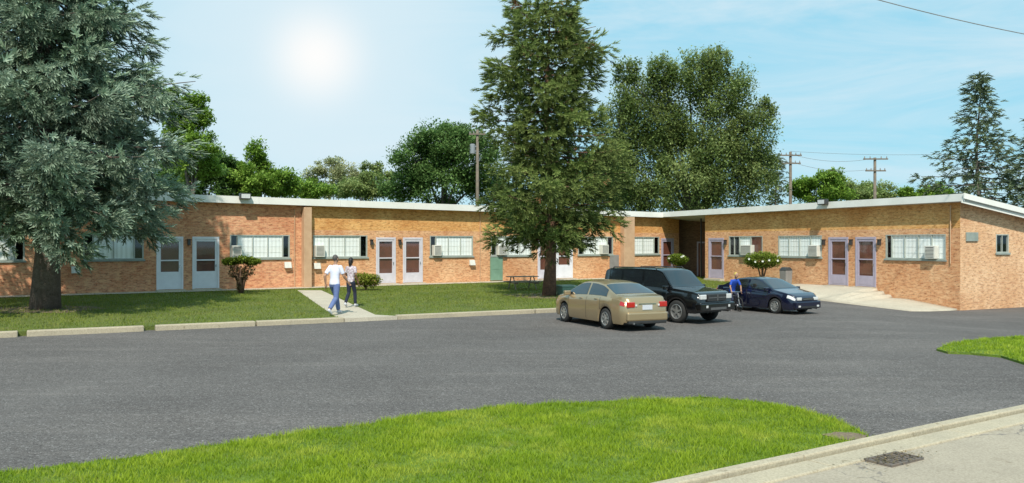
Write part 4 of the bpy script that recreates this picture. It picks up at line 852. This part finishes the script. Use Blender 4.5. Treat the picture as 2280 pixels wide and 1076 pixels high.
def pole(px,ytop,Y,lab,arms,trans=False):
    s=F/Y; b=PD(px,540,Y); H=CZ+(540-ytop)/s-AZ(b[0]); rt=thing('utility_pole',lab,'utility pole',(b[0],Y,AZ(b[0])-.05),group='utility poles behind the building')
    mb=MB(); mb.tube([(0,0,-.3),(0,0,H)],[.19,.12],10); mb.build('post','wood_pole',rt,smooth=True)
    for dz,w in arms:
        mb=MB(); mb.box(-w,w,-.22,-.125,H-dz-.06,H-dz+.06); ar=mb.build('crossarm','wood_pole',rt)
        for q in (-.9,-.45,.45,.9):
            mb=MB(); mb.lathe([(0,0),(.05,.0),(.06,.08),(.03,.12),(.045,.18),(0,.2)],8,(q*w,-.17,H-dz+.06),'z'); mb.build('insulator','pot',ar)
    if trans:
        mb=MB(); mb.lathe([(0,0),(.22,.0),(.24,.05),(.24,.8),(.18,.86),(0,.88)],16,(-.42,-.1,H-2.1),'z'); mb.box(-.25,-.1,-.13,-.07,H-1.9,H-1.8); mb.box(-.25,-.1,-.13,-.07,H-1.5,H-1.4); mb.build('transformer','steel_grey',rt,smooth=False)
    return rt,H
pole(1760,337,80,'wooden utility pole with two crossarms just right of the big leafy tree',[(.35,1.0),(1.1,.9)])
pole(1948,350,80,'wooden utility pole with wide crossarms above the pale low tree',[(.15,1.15),(1.25,.95)])
pole(1063,288,74,'utility pole with grey transformer partly hidden by the dark spruce',[(.4,.7)],True)
def wire(a,b,sag,r,lab,mt='dark_metal'):
    a=Vector(a);b=Vector(b); mb=MB(); pts=[]
    for i in range(25):
        t=i/24; q=a.lerp(b,t); q.z-=sag*4*t*(1-t); pts.append(q-a)
    mb.tube(pts,r,6); o=mb.build('overhead_cable',mt); o.location=a; tag(o,lab,'cable'); return o
wire(PD(1760,343,79.8),PD(1948,352,79.8),.5,.014,'thin cable strung between the two right utility poles, upper one','wood_pole')
wire(PD(1760,360,79.8),PD(1948,376,79.8),.5,.014,'thin cable strung between the two right utility poles, lower one','wood_pole')
wire(PD(1760,337,79.9),PD(2500,318,66),.6,.012,'long thin cable running right from the first pole top toward the picture edge','wood_pole')
wire(PD(1800,-45,30),PD(2500,112,34),.25,.018,'dark overhead cable crossing the upper right corner of the sky','steel_grey')
# ------------------------------------------------------------------ light, sky, camera
sd=Vector((-.06,-1.0,0)).normalized(); el=math.radians(49); sv=Vector((sd.x*math.cos(el),sd.y*math.cos(el),math.sin(el)))
l=bpy.data.lights.new('sun','SUN'); l.energy=4.9; l.angle=math.radians(.6); l.color=(1,.94,.83); lo=bpy.data.objects.new('sun',l); C.objects.link(lo); lo.rotation_euler=(-sv).to_track_quat('-Z','Y').to_euler()
w=bpy.data.worlds.new('World'); bpy.context.scene.world=w; w.use_nodes=True; nt=w.node_tree; nt.nodes.clear()
out=nt.nodes.new('ShaderNodeOutputWorld'); bg=nt.nodes.new('ShaderNodeBackground'); nt.links.new(bg.outputs[0],out.inputs[0])
sk=nt.nodes.new('ShaderNodeTexSky'); sk.sky_type='NISHITA'; sk.sun_disc=False; sk.sun_elevation=el; sk.sun_rotation=math.atan2(sd.x,sd.y); sk.air_density=1.0; sk.dust_density=.6; sk.ozone_density=1.0
co=coord(nt,'Generated'); mp=nt.nodes.new('ShaderNodeMapping'); nt.links.new(co,mp.inputs[0]); mp.inputs['Scale'].default_value=(1.0,1.0,4.5); mp.inputs['Rotation'].default_value=(0,.35,0)
cl=ramp(nt,noise(nt,mp.outputs[0],3.0,8,.62,.8),.40,.80)
tint=mixc(nt,1.0,sk.outputs[0],(1.0,1.25,1.15),'MULTIPLY')
veil=mixc(nt,.85,tint,(4.0,7.9,9.8))
c1=mixc(nt,cl,veil,(7.4,8.9,9.7))
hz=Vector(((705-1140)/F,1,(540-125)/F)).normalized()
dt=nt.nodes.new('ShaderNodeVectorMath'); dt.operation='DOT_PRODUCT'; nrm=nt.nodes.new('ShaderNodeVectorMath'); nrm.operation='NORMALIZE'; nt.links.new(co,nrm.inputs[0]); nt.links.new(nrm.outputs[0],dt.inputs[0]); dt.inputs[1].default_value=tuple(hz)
def halo(prev,lo_,col,pw=1.0):  # glare painted into the sky colour around one direction, away from the sun
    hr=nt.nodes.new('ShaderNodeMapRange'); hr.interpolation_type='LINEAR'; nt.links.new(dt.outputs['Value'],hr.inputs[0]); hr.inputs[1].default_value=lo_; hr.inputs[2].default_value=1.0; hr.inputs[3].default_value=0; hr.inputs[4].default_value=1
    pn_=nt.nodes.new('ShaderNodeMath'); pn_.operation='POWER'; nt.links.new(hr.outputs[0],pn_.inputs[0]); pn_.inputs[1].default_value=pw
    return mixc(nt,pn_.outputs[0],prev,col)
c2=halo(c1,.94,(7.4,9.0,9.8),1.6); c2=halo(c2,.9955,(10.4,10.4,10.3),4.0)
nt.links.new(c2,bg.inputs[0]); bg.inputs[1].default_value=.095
cam=bpy.data.cameras.new('cam'); cam.lens=30.0; cam.sensor_width=36; cam.clip_end=6000; co_=bpy.data.objects.new('camera',cam); C.objects.link(co_); co_.location=(0,0,CZ); co_.rotation_euler=(math.radians(90),0,0); cam.shift_y=2/2280
bpy.context.scene.camera=co_
sc_=bpy.context.scene; sc_.view_settings.view_transform='Standard'; sc_.view_settings.look='None'; sc_.view_settings.exposure=0
